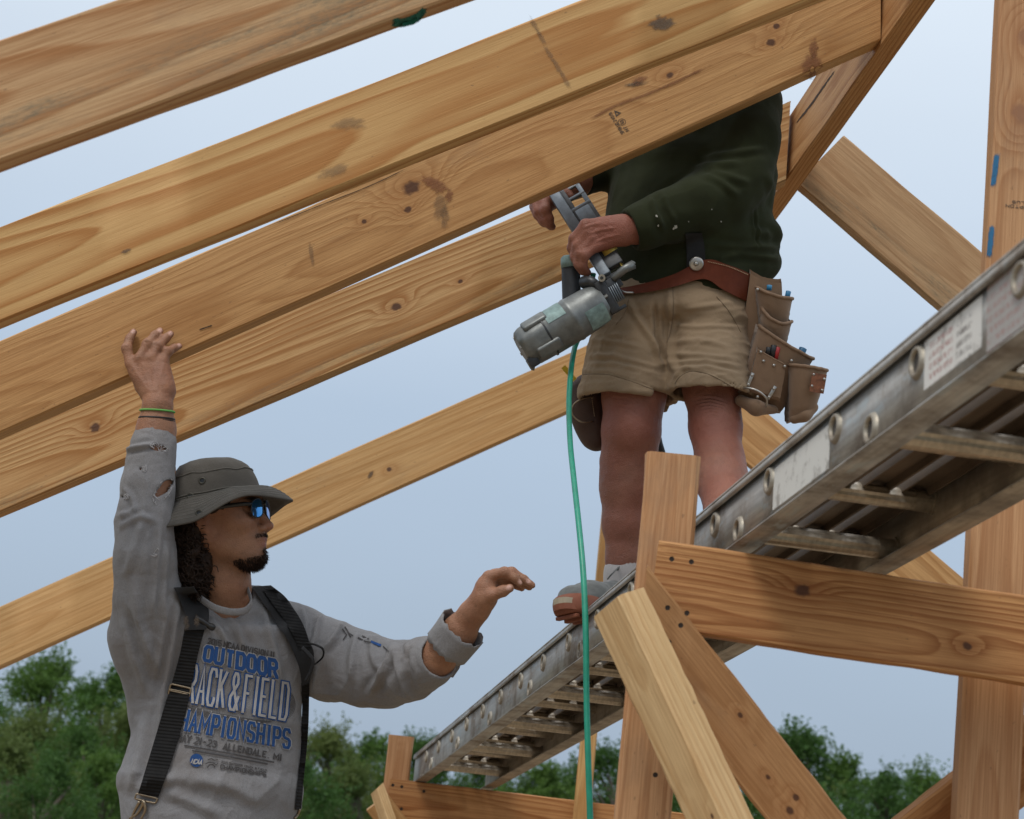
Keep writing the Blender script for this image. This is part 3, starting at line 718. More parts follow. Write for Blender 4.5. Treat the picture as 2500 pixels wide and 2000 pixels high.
def surface_nets(G):
    I = G < 0; c = np.zeros(tuple(q - 1 for q in G.shape), np.int8)
    for a in (0, 1):
        for b in (0, 1):
            for d in (0, 1): c += I[a:G.shape[0] - 1 + a, b:G.shape[1] - 1 + b, d:G.shape[2] - 1 + d]
    cells = np.argwhere((c > 0) & (c < 8)); idx = np.full(c.shape, -1, np.int32); idx[tuple(cells.T)] = np.arange(len(cells))
    cor = np.array([(a, b, d) for a in (0, 1) for b in (0, 1) for d in (0, 1)])
    val = np.stack([G[cells[:, 0] + q[0], cells[:, 1] + q[1], cells[:, 2] + q[2]] for q in cor], 1)
    acc = np.zeros((len(cells), 3)); cnt = np.zeros(len(cells))
    for i in range(8):
        for j in range(i + 1, 8):
            if np.abs(cor[i] - cor[j]).sum() != 1: continue
            m = (val[:, i] < 0) != (val[:, j] < 0); t = val[m, i] / (val[m, i] - val[m, j])
            acc[m] += cor[i] + t[:, None] * (cor[j] - cor[i]); cnt[m] += 1
    v = cells + acc / np.maximum(cnt, 1)[:, None]; Q = []
    for ax in range(3):
        sl = [slice(None)] * 3; s2 = [slice(None)] * 3; sl[ax] = slice(0, -1); s2[ax] = slice(1, None)
        A, Bq = I[tuple(sl)], I[tuple(s2)]; e = np.argwhere(A != Bq); o1, o2 = [(1, 2), (2, 0), (0, 1)][ax]
        e = e[(e[:, o1] > 0) & (e[:, o2] > 0)]
        d1 = np.zeros(3, int); d1[o1] = 1; d2 = np.zeros(3, int); d2[o2] = 1
        q = np.stack([idx[tuple((e - d1 - d2).T)], idx[tuple((e - d2).T)], idx[tuple(e.T)], idx[tuple((e - d1).T)]], 1)
        fl = A[tuple(e.T)]; q[~fl] = q[~fl][:, ::-1]; Q.append(q)
    f = np.vstack(Q); f = f[(f >= 0).all(1)]
    return v, f[:, ::-1]             # camera-aligned axes are left-handed: reversed winding faces outwards in the world
def relax(v, f, w):
    acc = np.zeros_like(v); n = np.zeros(len(v))
    for a, b in ((0, 1), (1, 2), (2, 3), (3, 0)):
        for i, j in ((a, b), (b, a)):
            for q in range(3): acc[:, q] += np.bincount(f[:, i], weights=v[f[:, j], q], minlength=len(v))
            n += np.bincount(f[:, i], minlength=len(v))
    return v + w * (acc / np.maximum(n, 1)[:, None] - v)
def vnormals(v, f):
    a = v[f[:, 0]]; n = np.cross(v[f[:, 2]] - a, v[f[:, 3]] - v[f[:, 1]])
    N = np.zeros_like(v)
    for i in range(4):
        for q in range(3): N[:, q] += np.bincount(f[:, i], weights=n[:, q], minlength=len(v))
    return -N / (np.linalg.norm(N, axis=1)[:, None] + 1e-12)     # outward in camera-aligned axes
def hash3(i):
    i = i.astype(np.int64); h = (i[:, 0] * 374761393 + i[:, 1] * 668265263 + i[:, 2] * 2147483647) & 0xffffffff
    h = ((h ^ (h >> 13)) * 1274126177) & 0xffffffff; return ((h ^ (h >> 16)) & 0xffff) / 65535.0
def vnoise(p):
    i = np.floor(p).astype(np.int64); f = p - i; f = f * f * (3 - 2 * f); r = 0
    for a in (0, 1):
        for b in (0, 1):
            for c in (0, 1):
                w = (f[:, 0] if a else 1 - f[:, 0]) * (f[:, 1] if b else 1 - f[:, 1]) * (f[:, 2] if c else 1 - f[:, 2])
                r = r + w * hash3(i + np.array([a, b, c]))
    return r * 2 - 1
def cpix(v): return np.stack([1250 + v[:, 0] * F / v[:, 2], 1000 - v[:, 1] * F / v[:, 2]], 1)
def polydist(uv, pl):
    pl = np.asarray(pl, float); best = np.full(len(uv), 1e9); tt = np.zeros(len(uv)); n = len(pl) - 1
    for i in range(n):
        a, b = pl[i], pl[i + 1]; ab = b - a; t = np.clip(((uv - a) @ ab) / (ab @ ab), 0, 1)
        d = np.linalg.norm(uv - a - t[:, None] * ab, axis=1); m = d < best; best[m] = d[m]; tt[m] = (i + t[m]) / n
    return best, tt
def creases(v, N, lst):
    """raised or sunk cloth folds along lines measured in the photo: (points, half width px, height m)"""
    uv = cpix(v); d = np.zeros(len(v)); front = np.clip(-N[:, 2] * 2 + .3, 0, 1)
    for pl, wd, h in lst:
        q, t = polydist(uv, pl); fade = np.clip(np.minimum(t, 1 - t) * 5 + .25, 0, 1)
        prof = np.exp(-(q / wd) ** 2) - .45 * np.exp(-((q - wd * 1.7) / wd) ** 2)
        d += h * fade * prof * front
    return d
def fold_noise(v, along, freq, amp, seed, sharp=1.6):
    """drapery: noise stretched along a direction, with rounded ridges and narrow valleys"""
    al = np.asarray(along, float); al /= np.linalg.norm(al); a = v @ al; perp = v - a[:, None] * al
    p = perp * freq + (a * freq * .22)[:, None] * al + seed * 7.3
    w = vnoise(p * .5 + 3.1)[:, None] * .35; n = vnoise(p + w)
    return amp * (1 - np.abs(n) ** (1 / sharp) * 2 * .75)
def bvh_of(objs):
    V = []; Fc = []; n = 0
    for o in objs:
        M = np.array(o.matrix_world) if o.parent is None else None
        co = np.empty(len(o.data.vertices) * 3); o.data.vertices.foreach_get('co', co); co = co.reshape(-1, 3)
        b = np.array(parent_base(o)); co = co + b
        for p in o.data.polygons: Fc.append([i + n for i in p.vertices])
        V.append(co); n += len(co)
    return BVHTree.FromPolygons([tuple(q) for q in np.vstack(V)], Fc)
def hit_z(bvh, px_, py_):
    d = P(px_, py_, 1.0) - CL; L = np.linalg.norm(d)
    r = bvh.ray_cast(Vector(CL), Vector(d / L), 30)
    if r[0] is None: return None
    return float((np.array(r[0]) - CL) @ FW)
def drape_grid(bvh, rows, off, smooth=2, lift=0.0, zdef=None):
    """rows of photo pixels laid on the thing under them -> camera-aligned points, raised by off"""
    rows = np.asarray(rows, float); n, m, _ = rows.shape; Z = np.full((n, m), np.nan)
    for i in range(n):
        for j in range(m):
            z = hit_z(bvh, *rows[i, j]); Z[i, j] = np.nan if z is None else z
    for i in range(n):                                   # past the outline keep the last depth met
        ok = np.where(~np.isnan(Z[i]))[0]
        if len(ok):
            for j in range(m):
                if np.isnan(Z[i, j]): Z[i, j] = Z[i, ok[np.argmin(abs(ok - j))]]
    okr = np.where(~np.isnan(Z).any(1))[0]
    for i in range(n):
        if np.isnan(Z[i]).any(): Z[i] = Z[okr[np.argmin(abs(okr - i))]] if len(okr) else zdef
    Z0 = Z.copy()
    for _ in range(smooth):
        Zp = np.pad(Z, 1, mode='edge'); Z = (Zp[:-2, 1:-1] + Zp[2:, 1:-1] + Zp[1:-1, :-2] + Zp[1:-1, 2:] + 2 * Z) / 6
    Z = np.minimum(Z, Z0 + .001) - off
    return np.stack([(rows[..., 0] - 1250) * Z / F, (1000 - rows[..., 1]) * Z / F, Z], -1)
def sheet(name, grid, thick, mat, parent, smooth=True):
    """closed sheet of given thickness from a grid of camera-aligned points"""
    n, m, _ = grid.shape; v = grid.reshape(-1, 3); b = v + np.array([0, 0, thick]); V = np.vstack([v, b]); K = n * m; f = []
    for i in range(n - 1):
        for j in range(m - 1):
            a = i * m + j; q = (a, a + 1, a + m + 1, a + m); f.append(q); f.append(tuple(x + K for x in q[::-1]))
    bd = [(i, i + 1) for i in range(m - 1)] + [(i * m + m - 1, (i + 1) * m + m - 1) for i in range(n - 1)] + \
         [((n - 1) * m + i + 1, (n - 1) * m + i) for i in range(m - 1)] + [((i + 1) * m, i * m) for i in range(n - 1)]
    for a, c in bd: f.append((c, a, a + K, c + K))
    o = mk(name, V, f, mat, parent, cspace=True, smooth=smooth)
    bm = bmesh.new(); bm.from_mesh(o.data); bmesh.ops.recalc_face_normals(bm, faces=bm.faces); bm.to_mesh(o.data); bm.free()
    if smooth: sharpen(o, 50)
    return o
def ribbon(name, pairs, bvh, mat, parent, off=.004, thick=.003, n=40, m=5, smooth=3, curve=True):
    Lp = catmull([p[0] for p in pairs], n) if curve else np.array([p[0] for p in pairs]); Rp = catmull([p[1] for p in pairs], n) if curve else np.array([p[1] for p in pairs])
    s = np.linspace(0, 1, m); rows = Lp[:, None] * (1 - s)[None, :, None] + Rp[:, None] * s[None, :, None]
    return sheet(name, drape_grid(bvh, rows, off + thick, smooth), thick, mat, parent)

class Frame:
    """local axes (forward, left, up) of a body part inside camera-aligned space"""
    def __init__(s, o, fwd, up, sc_=1.0):
        fwd = np.asarray(fwd, float); fwd /= np.linalg.norm(fwd); up = np.asarray(up, float); up = up - fwd * (up @ fwd); up /= np.linalg.norm(up)
        s.f, s.u = fwd, up; s.l = -np.cross(up, fwd); s.o = np.asarray(o, float); s.s = sc_
        s.ax = np.stack([s.f, s.l, s.u])
    def __call__(s, x, y, z): return s.o + s.s * (x * s.f + y * s.l + z * s.u)
    def loc(s, p): return (p - s.o) @ s.ax.T / s.s

def add_head(S, T):
    """head with brow, nose, lips, jaw, ears"""
    k = T.s; A = T.ax; E = lambda c, r, kk=.02, op='u': S.ell(T(*c), A, np.array(r) * k, kk * k, op)
    K = lambda a, b, ra, rb, kk=.015, op='u': S.cone(T(*a), T(*b), ra * k, rb * k, kk * k, op)
    E((-.010, 0, .030), (.097, .075, .078)); E((.034, 0, -.030), (.056, .061, .078), .03)
    E((.030, 0, .022), (.060, .068, .045), .03)
    for sgn in (-1, 1):
        K((-.008, sgn * .054, -.052), (.060, sgn * .020, -.102), .018, .016, .035)
        E((.058, sgn * .040, -.026), (.028, .024, .022), .025)
    E((.071, 0, -.100), (.021, .024, .019), .022)
    E((.060, 0, -.070), (.034, .036, .030), .02)
    K((.078, -.032, .015), (.078, .032, .015), .011, .011, .014)
    for sgn in (-1, 1): E((.092, sgn * .032, -.002), (.018, .020, .012), .012, 's'); E((.074, sgn * .031, -.002), (.013, .014, .012), .006)
    K((.086, 0, .004), (.106, 0, -.036), .0065, .0105, .010); E((.110, 0, -.041), (.0115, .0105, .0095), .008)
    for sgn in (-1, 1): E((.098, sgn * .0125, -.045), (.0115, .0075, .0075), .006)
    E((.089, 0, -.060), (.011, .018, .010), .010)
    E((.092, 0, -.0675), (.0105, .021, .0058), .005); E((.089, 0, -.0785), (.0105, .019, .0068), .006)
    S.cone(T(.104, -.019, -.0725), T(.104, .019, -.0725), .0014 * k, .0014 * k, .003 * k, 's')
    for sgn in (-1, 1):
        a = np.array([.9, .25 * sgn, .3]); ax = np.stack([T.f * .93 - T.l * sgn * .36, T.l * .93 * 1.0 + T.f * sgn * .36, T.u])
        S.ell(T(-.010, sgn * .076, -.008), ax, np.array([.017, .0055, .031]) * k, .006 * k)
        S.ell(T(-.006, sgn * .083, -.004), ax, np.array([.010, .006, .018]) * k, .004 * k, 's')
        S.ell(T(-.002, sgn * .072, -.034), ax, np.array([.0085, .0055, .009]) * k, .005 * k)
# ------------------------------------------------------------------ person 1: worker with hat, arm raised to the rafter
M_skin1 = skin_mat('skin_tan', (0.30, 0.150, 0.085), (0.27, 0.105, 0.060))
M_shirt1 = fabric('grey_heather_jersey', (0.26, 0.255, 0.26), 1100, .09, .7, .95, ((0.165, 0.135, 0.115), .5), sheen=.10, wrk=.007)
def q4(x, y): return (250 + x / 4.312, 760 + y / 4.312)
def q3(x, y): return (700 + x / 3.317, 1340 + y / 3.317)
def ptz(pts): return [C(a, b, z) for a, b, z in pts]
def rpx(r, z=4.1): return [q * z / F for q in r]
B1 = SDF()
yaw, pit = math.radians(13), math.radians(9)
hf = np.array([math.cos(yaw) * math.cos(pit), math.cos(yaw) * math.sin(pit), -math.sin(yaw)])
H1 = Frame((0, 0, 0), hf, (-math.sin(pit), math.cos(pit), .17), 1.0)
H1.o = C(664, 1284, 4.10) - (H1(.1185, 0, -.041) - H1.o)
add_head(B1, H1)
# neck and trunk core
B1.chain([H1(-.018, 0, -.03), C(548, 1425, 4.135), C(556, 1500, 4.155)], [.056, .0505, .052], .03)
E1 = np.array([math.cos(.44), 0, math.sin(.44)]); E2 = np.array([math.sin(.44), 0, -math.cos(.44)])
B1.ecyl(C(545, 1560, 4.17), C(540, 1760, 4.14), E1, E2, .165, .10, .145, .095, .03)
B1.ecyl(C(540, 1760, 4.14), C(512, 2080, 4.08), E1, E2, .145, .095, .155, .10, .03)
B1.chain(ptz([(430, 1530, 4.09), (555, 1510, 4.17), (690, 1550, 4.25)]), [.050, .046, .044], .03)
# raised right arm
RA = ptz([(368, 1530, 4.06), (350, 1400, 4.03), (350, 1275, 4.04), (366, 1150, 4.075), (381, 1050, 4.10), (385, 992, 4.105)])
B1.chain(RA, [.055, .049, .048, .0495, .039, .031], .02)
zf = 4.165
def hp(x, y, z): return C(*q4(x, y), z)
B1.chain([C(385, 992, 4.105), hp(583, 900, 4.112)], [.031, .029], .01)
for mc, wr, r0, r1 in (((300, 552), (480, 860), .0125, .019), ((400, 500), (545, 850), .0135, .02), ((520, 500), (600, 850), .0135, .02), ((632, 540), (668, 845), .0145, .021), ((360, 640), (500, 820), .014, .018), ((600, 660), (640, 800), .022, .022)):
    B1.cone(hp(*mc, zf - .030), hp(*wr, 4.118), r0, r1, .012)
for ch, r in ((((300, 550, zf - .030), (256, 392, zf - .020), (286, 290, zf - .004), (328, 218, zf + .004)), (.0118, .0108, .0094, .0078)),
              (((400, 498, zf - .033), (478, 345, zf - .022), (553, 258, zf - .006), (606, 208, zf + .002)), (.0122, .0112, .0098, .0082)),
              (((520, 498, zf - .033), (588, 370, zf - .022), (663, 288, zf - .006), (716, 240, zf + .001)), (.0120, .0108, .0094, .0080)),
              (((630, 530, zf - .031), (690, 425, zf - .022), (755, 388, zf - .008), (808, 366, zf - .001)), (.0108, .0096, .0084, .0072))):
    B1.chain([hp(*p) for p in ch], r, .006)
    B1.cone(hp(*ch[1]), hp(*ch[1]), r[1] * 1.08, r[1] * 1.08, .004)
B1.chain([hp(420, 800, 4.13), hp(390, 740, zf + .008), hp(380, 700, zf + .028)], [.016, .0125, .011], .008)
# left arm
LA = ptz([(700, 1560, 4.25), (830, 1612, 4.22), (965, 1650, 4.16), (1050, 1620, 4.07), (1120, 1545, 4.02), (1152, 1500, 4.0)])
B1.chain(LA, [.055, .05, .047, .046, .034, .0275], .02)
def h3(x, y, z): return C(*q3(x, y), z)
zl_ = 3.98
B1.chain([C(1152, 1500, 4.0), h3(1545, 485, zl_ + .01), h3(1600, 395, zl_), h3(1622, 300, zl_), h3(1640, 235, zl_)], [.0275, .0255, .0255, .021, .0145], .012)
B1.chain([h3(1560, 430, zl_ + .02), h3(1640, 330, zl_ + .035), h3(1665, 262, zl_ + .042)], [.021, .020, .013], .01)
for ch, r in ((((1645, 222, zl_ - .006), (1765, 188, zl_ - .016), (1846, 238, zl_ - .018), (1884, 280, zl_ - .018)), (.0118, .0105, .009, .0072)),
              (((1680, 205, zl_ + .012), (1820, 188, zl_ + .006), (1920, 250, zl_ + .002), (1988, 296, zl_ + .001)), (.0118, .0105, .0092, .0074)),
              (((1690, 222, zl_ + .030), (1830, 215, zl_ + .026), (1912, 280, zl_ + .022), (1966, 312, zl_ + .020)), (.011, .010, .0088, .0072)),
              (((1690, 258, zl_ + .044), (1795, 262, zl_ + .044), (1862, 300, zl_ + .042), (1905, 322, zl_ + .041)), (.0098, .0088, .0078, .0066)),
              (((1575, 425, zl_ - .004), (1662, 376, zl_ - .022), (1748, 344, zl_ - .030), (1808, 318, zl_ - .034)), (.0165, .0132, .0112, .0088))):
    B1.chain([h3(*p) for p in ch], r, .007)
v, f = B1.mesh(.0027)
N_ = vnormals(v, f); L = H1.loc(v); uv = cpix(v)
gs = lambda c, r: np.exp(-(((L - np.array(c)) / np.array(r)) ** 2).sum(1))
onhead = (np.linalg.norm(L, axis=1) < .2)
chin = gs((.070, 0, -.112), (.036, .034, .020)); jawl = gs((.03, -.045, -.105), (.05, .03, .022)) + gs((.03, .045, -.105), (.05, .03, .022))
stache = gs((.097, 0, -.0580), (.018, .024, .0060)) + .6 * gs((.086, -.021, -.064), (.010, .007, .009)) + .6 * gs((.086, .021, -.064), (.010, .007, .009)) + gs((.092, 0, -.089), (.012, .008, .006))
brow = gs((.088, -.034, .019), (.014, .022, .005)) + gs((.088, .034, .019), (.014, .022, .005))
beard = np.clip(chin * .95 + jawl * .34 + stache * .85 + brow * 1.3, 0, 1) * onhead
lip = np.clip(gs((.100, 0, -.0675), (.012, .018, .0045)) + gs((.097, 0, -.0785), (.012, .017, .0055)), 0, 1) * onhead
nail = np.zeros(len(v))
for c, r in ([hp(328, 208, zf - .006), .006], [hp(610, 198, zf - .007), .006], [hp(722, 230, zf - .008), .006], [hp(812, 356, zf - .009), .005],
             [h3(1893, 270, zl_ - .026), .0055], [h3(1955, 262, zl_ - .006), .0055], [h3(1800, 312, zl_ - .044), .0065]):
    nail = np.maximum(nail, np.exp(-(np.linalg.norm(v - c, axis=1) / r) ** 4))
red = np.clip(gs((.115, 0, -.04), (.02, .02, .02)) * .6 + gs((-.01, -.08, -.01), (.03, .02, .04)) * .5, 0, 1)
v = v + N_ * (.0014 * np.clip(beard * 1.2, 0, 1) * (.6 + .4 * vnoise(v * 300)))[:, None] + N_ * (.0004 * vnoise(v * 160))[:, None]
kn = np.zeros(len(v))
for x, y in ((470, 330), (480, 350), (575, 360), (590, 375), (250, 375), (690, 415), (460, 320), (560, 345)):   # knuckle creases
    kn += np.exp(-(((uv[:, 0] - q4(x, y)[0]) / 6) ** 2 + ((uv[:, 1] - q4(x, y)[1]) / 1.6) ** 2))
for a in (300, 420, 540, 650):                                                   # tendons on the back of the hand
    d_, t_ = polydist(uv, [q4(a, 560), q4(520 + (a - 470) * .25, 830)]); v = v + N_ * (.0011 * np.exp(-(d_ / 4) ** 2) * (N_[:, 2] < 0))[:, None]
v = v - N_ * (.0016 * np.clip(kn, 0, 1))[:, None]

base1 = np.array([*W(C(530, 2000, 4.08))[:2], 0.0])
p1_ = empty('person', base1)
tag(p1_, 'worker in bucket hat, sunglasses and grey printed shirt, one arm raised to a rafter', 'person')
body1 = mk('body', v, f, M_skin1, p1_, cspace=True, attrs={'beard': beard, 'lip': lip, 'nail': nail, 'red': red})

# long-sleeved shirt
S1 = SDF()
S1.ecyl(C(548, 1545, 4.17), C(540, 1760, 4.15), E1, E2, .182, .118, .176, .122, .03)
S1.ecyl(C(540, 1760, 4.15), C(512, 1930, 4.10), E1, E2, .176, .122, .196, .130, .03)
S1.ecyl(C(512, 1930, 4.10), C(505, 2075, 4.07), E1, E2, .196, .130, .176, .125, .03)
S1.chain(ptz([(440, 1530, 4.09), (550, 1506, 4.165), (690, 1546, 4.25)]), [.062, .062, .058], .035)
S1.chain(ptz([(560, 1492, 4.15), (625, 1500, 4.20), (705, 1535, 4.25)]), [.058, .054, .052], .03)
RS = ptz([(374, 1570, 4.07), (361, 1460, 4.04), (354, 1360, 4.025), (352, 1275, 4.035), (361, 1190, 4.06), (370, 1115, 4.08), (376, 1085, 4.09), (382, 1044, 4.10)])
S1.chain(RS, rpx([82, 73, 65, 60, 57, 51, 45, 41]), .03)
S1.cone(C(330, 1560, 4.05), C(370, 1720, 4.09), .05, .045, .05)
LS = ptz([(735, 1582, 4.25), (812, 1614, 4.225), (880, 1633, 4.20), (945, 1645, 4.17), (1000, 1637, 4.12), (1045, 1618, 4.07), (1070, 1606, 4.04)])
S1.chain(LS, rpx([98, 91, 83, 75, 67, 56, 50]), .03)
# sleeve end cut open, torn holes showing the arm
ld = LS[-1] - LS[-2]; ld /= np.linalg.norm(ld)
S1.box(LS[-1] + ld * .055, np.stack([ld, np.cross(ld, [0, 0, 1]), [0, 0, 1]]), (.05, .09, .09), .002, .003, 's')
S1.cone(LS[-1] - ld * .05, LS[-1] + ld * .02, .037, .043, .003, 's')
rd_ = RS[-1] - RS[-2]; rd_ /= np.linalg.norm(rd_)
S1.box(RS[-1] + rd_ * .052, np.stack([rd_, np.cross(rd_, [0, 0, 1]), [0, 0, 1]]), (.05, .08, .08), .002, .003, 's')
S1.chain([C(546, 1400, 4.13), C(552, 1452, 4.135), C(560, 1466, 4.10)], [.058, .054, .040], .012, 's')
for x, y, a, b, ang in ((388, 1093, 22, 8, -.25), (398, 1198, 34, 16, .95), (353, 1145, 6, 6, 0), (309, 1213, 7, 7, 0), (381, 1349, 5, 11, -.3)):
    z = 4.0; th = ang; ax = np.array([[math.cos(th), math.sin(th), 0], [-math.sin(th), math.cos(th), 0], [0, 0, 1]])
    S1.ell(C(x, y, 4.035 + (1350 - y) * .00012), ax, np.array([a * z / F, b * z / F, .055]), .002, 's')
v, f = S1.mesh(.0034)
for it in range(2):
    N_ = vnormals(v, f); uv = cpix(v)
    if it == 0:
        d = np.zeros(len(v)); w = lambda cx, cy, rx, ry: np.exp(-(((uv[:, 0] - cx) / rx) ** 2 + ((uv[:, 1] - cy) / ry) ** 2))
        d += fold_noise(v, (0.05, 1, 0), 22, .0055, 1) * (w(350, 1420, 90, 190) + .4 * w(350, 1180, 90, 120))
        d += fold_noise(v, (0.45, 1, .1), 20, .0075, 2) * w(860, 1630, 140, 110)
        d += fold_noise(v, (0.12, 1, .1), 13, .0045, 3) * w(420, 1700, 130, 260)
        d += fold_noise(v, (.6, 1, 0), 17, .0035, 4) * w(600, 1900, 190, 120)
        d += .0007 * vnoise(v * 42) + .0004 * vnoise(v * 90)
        cr = [([(300, 1284), (322, 1266), (345, 1260), (380, 1272)], 8, .0035), ([(292, 1262), (318, 1252), (330, 1240)], 7, .004), ([(345, 1270), (330, 1330), (312, 1400)], 9, .004),
              ([(388, 1275), (385, 1345), (380, 1430), (372, 1500)], 8, .0045), ([(404, 1330), (400, 1410), (396, 1500)], 8, .004), ([(330, 1420), (340, 1520), (372, 1620)], 11, .005),
              ([(300, 1500), (325, 1600), (360, 1690)], 11, .005), ([(430, 1480), (420, 1560), (400, 1680), (388, 1790)], 9, .005), ([(410, 1470), (396, 1560), (380, 1650)], 8, .004),
              ([(312, 1100), (325, 1094), (348, 1090), (380, 1085)], 6, .005), ([(305, 1190), (322, 1215), (330, 1245)], 6, .003),
              ([(835, 1525), (815, 1560), (790, 1590)], 8, .006), ([(870, 1545), (858, 1600), (862, 1660)], 9, .006), ([(905, 1556), (912, 1600), (925, 1640)], 9, .005),
              ([(958, 1575), (950, 1610), (925, 1660), (905, 1690)], 9, .008), ([(968, 1580), (970, 1620), (985, 1665), (1000, 1700)], 9, .009), ([(997, 1572), (985, 1605), (990, 1650)], 7, .005),
              ([(1010, 1570), (1002, 1600), (1005, 1640)], 6, .003), ([(780, 1500), (768, 1560), (756, 1600)], 8, .006), ([(735, 1480), (745, 1520), (750, 1570)], 7, .004),
              ([(509, 1505), (540, 1540), (560, 1580)], 8, .004), ([(540, 1490), (575, 1530), (600, 1590)], 8, .0045), ([(640, 1480), (655, 1540), (672, 1600), (690, 1680)], 9, .0045),
              
              ([(330, 1930), (380, 1900), (430, 1905)], 14, .005), ([(400, 1930), (470, 1960), (540, 1990)], 14, .004), ([(480, 1900), (560, 1920), (640, 1960)], 14, .003),
              ([(352, 1760), (345, 1840), (320, 1920)], 12, .005), ([(395, 1800), (370, 1880), (340, 1960)], 12, .004)]
        d = d * 1.5 + 1.6 * creases(v, N_, cr)
        v = v + N_ * d[:, None]
    v = relax(v, f, .22)
shirt1 = mk('shirt', v, f, M_shirt1, p1_, cspace=True)
bv1 = bvh_of([shirt1])
# frayed threads round the torn holes
M_fray = fabric('frayed_thread', (0.42, 0.41, 0.42), 700, .1); rsf = np.random.default_rng(9)
for x, y, a, b, ang in ((388, 1093, 22, 8, -.25), (398, 1198, 34, 16, .95), (353, 1145, 6, 6, 0), (309, 1213, 7, 7, 0), (381, 1349, 5, 11, -.3)):
    fm = MB()
    for k_ in range(int(10 + a)):
        t = rsf.uniform(0, 6.28); ex, ey = a * math.cos(t) * 1.04, -b * math.sin(t) * 1.04; p_ = (x + ex * math.cos(ang) + ey * math.sin(ang), y - ex * math.sin(ang) + ey * math.cos(ang)); z = hit_z(bv1, *p_)
        if z is None or z > 4.12: continue
        q_ = C(*p_, z - .001); ln_ = rsf.uniform(.003, .008); d_ = np.array([-ex, ey, 0]) / (np.hypot(ex, ey) + 1e-6) + rsf.normal(0, .6, 3); fm.tube([q_, q_ + d_ * ln_ * .5 - [0, 0, .001], q_ + d_ * ln_ + [0, -.001, 0]], [.0007, .0006, .0004], 4, False)
    if fm.n: fm.build('frayed_edge', M_fray, shirt1, smooth=True, cspace=True)
# collar band
M_rib = fabric('grey_collar_rib', (0.285, 0.27, 0.26), 900, .05, .4, sheen=.1)
cps = catmull([(470, 1447), (489, 1461), (522, 1483), (563, 1494), (598, 1491), (613, 1472), (607, 1444), (600, 1434)], 44)
cz = catmull(np.array([(4.09,), (4.06,), (4.035,), (4.035,), (4.05,), (4.075,), (4.11,), (4.14,)]), 44)[:, 0]
cl_ = np.array([C(a, b, min(z, (hit_z(bv1, a, b + 10) or 9) - .003)) for (a, b), z in zip(cps, cz)])
mk('collar', *tube(cl_, np.array([[.0026, .0080]] * 44), 10, True, up=(0, 1, 0)), M_shirt1, shirt1, cspace=True)
cf = [C(1072 + 0, 1604, 4.04)]
# torn cuff left round the wrist and its loose flap
ca, cb = C(1094, 1577, 4.03), C(1128, 1535, 4.01); cd = (cb - ca) / np.linalg.norm(cb - ca); n_ = 30
e1_ = np.cross(cd, [0, 0, 1]); e1_ /= np.linalg.norm(e1_); e2_ = np.cross(cd, e1_); ring = []
for t in np.linspace(0, 1, 7):
    th = np.linspace(0, 2 * np.pi, n_, endpoint=False); rr = .0470 + .004 * np.sin(th * 2 + 1) + .003 * t + .001 * np.sin(th * 5 + t * 3)
    jag = (.0025 * np.sin(th * 9) + .003 * np.sin(th * 17 + 1)) * (1 if t in (0., 1.) else 0)
    ring.append(ca + (cb - ca) * (t * 1.15 - .1) + jag[:, None] * cd + rr[:, None] * (np.cos(th)[:, None] * e1_ + np.sin(th)[:, None] * e2_))
ring = np.array(ring); inner = ring - (ring - (ca + (cb - ca) * np.linspace(0, 1, 7)[:, None])[:, None]) * .045
V = np.vstack([ring.reshape(-1, 3), inner.reshape(-1, 3)]); K = 7 * n_; Fq = []
for i in range(6):
    for j in range(n_):
        a, b = i * n_ + j, i * n_ + (j + 1) % n_; Fq += [(a, b, b + n_, a + n_), (a + K, a + n_ + K, b + n_ + K, b + K)]
for j in range(n_):
    a, b = j, (j + 1) % n_; Fq += [(a, a + K, b + K, b), (6 * n_ + a, 6 * n_ + b, 6 * n_ + b + K, 6 * n_ + a + K)]
mk('cuff', V, Fq, M_shirt1, shirt1, cspace=True)
fl = np.array([[(1083, 1640, 4.07), (1094, 1652, 4.07), (1106, 1655, 4.075)], [(1100, 1612, 4.075), (1112, 1628, 4.075), (1122, 1632, 4.08)], [(1110, 1592, 4.075), (1122, 1606, 4.075), (1130, 1602, 4.07)]])
sheet('torn_flap', np.array([[C(*q) for q in r] for r in fl]), .002, M_shirt1, shirt1)

# bracelets
def wring(name, px_, py_, z, r, tr_, mat, ax_, ell=.8):
    ax_ = np.asarray(ax_, float); ax_ /= np.linalg.norm(ax_); a = np.cross(ax_, [0, 0, 1]); a /= np.linalg.norm(a); b = np.cross(ax_, a)
    th = np.linspace(0, 2 * np.pi, 37); c = C(px_, py_, z); pts = [c + r * math.cos(t) * a + r * ell * math.sin(t) * b for t in th]
    mk(name, *tube(pts, tr_, 7, False), mat, p1_, cspace=True)
wring('bracelet', 384, 1004, 4.103, .0365, .0021, plain('green_cord', (0.12, 0.38, 0.08), .7), RA[-1] - RA[-2], .95)
wring('bracelet', 383, 1022, 4.10, .0375, .0022, plain('black_cord', (0.015, 0.01, 0.01), .6), RA[-1] - RA[-2], .95)
wring('bracelet', 383, 1027, 4.10, .0378, .0018, bpy.data.materials['black_cord'], RA[-1] - RA[-2], .95)

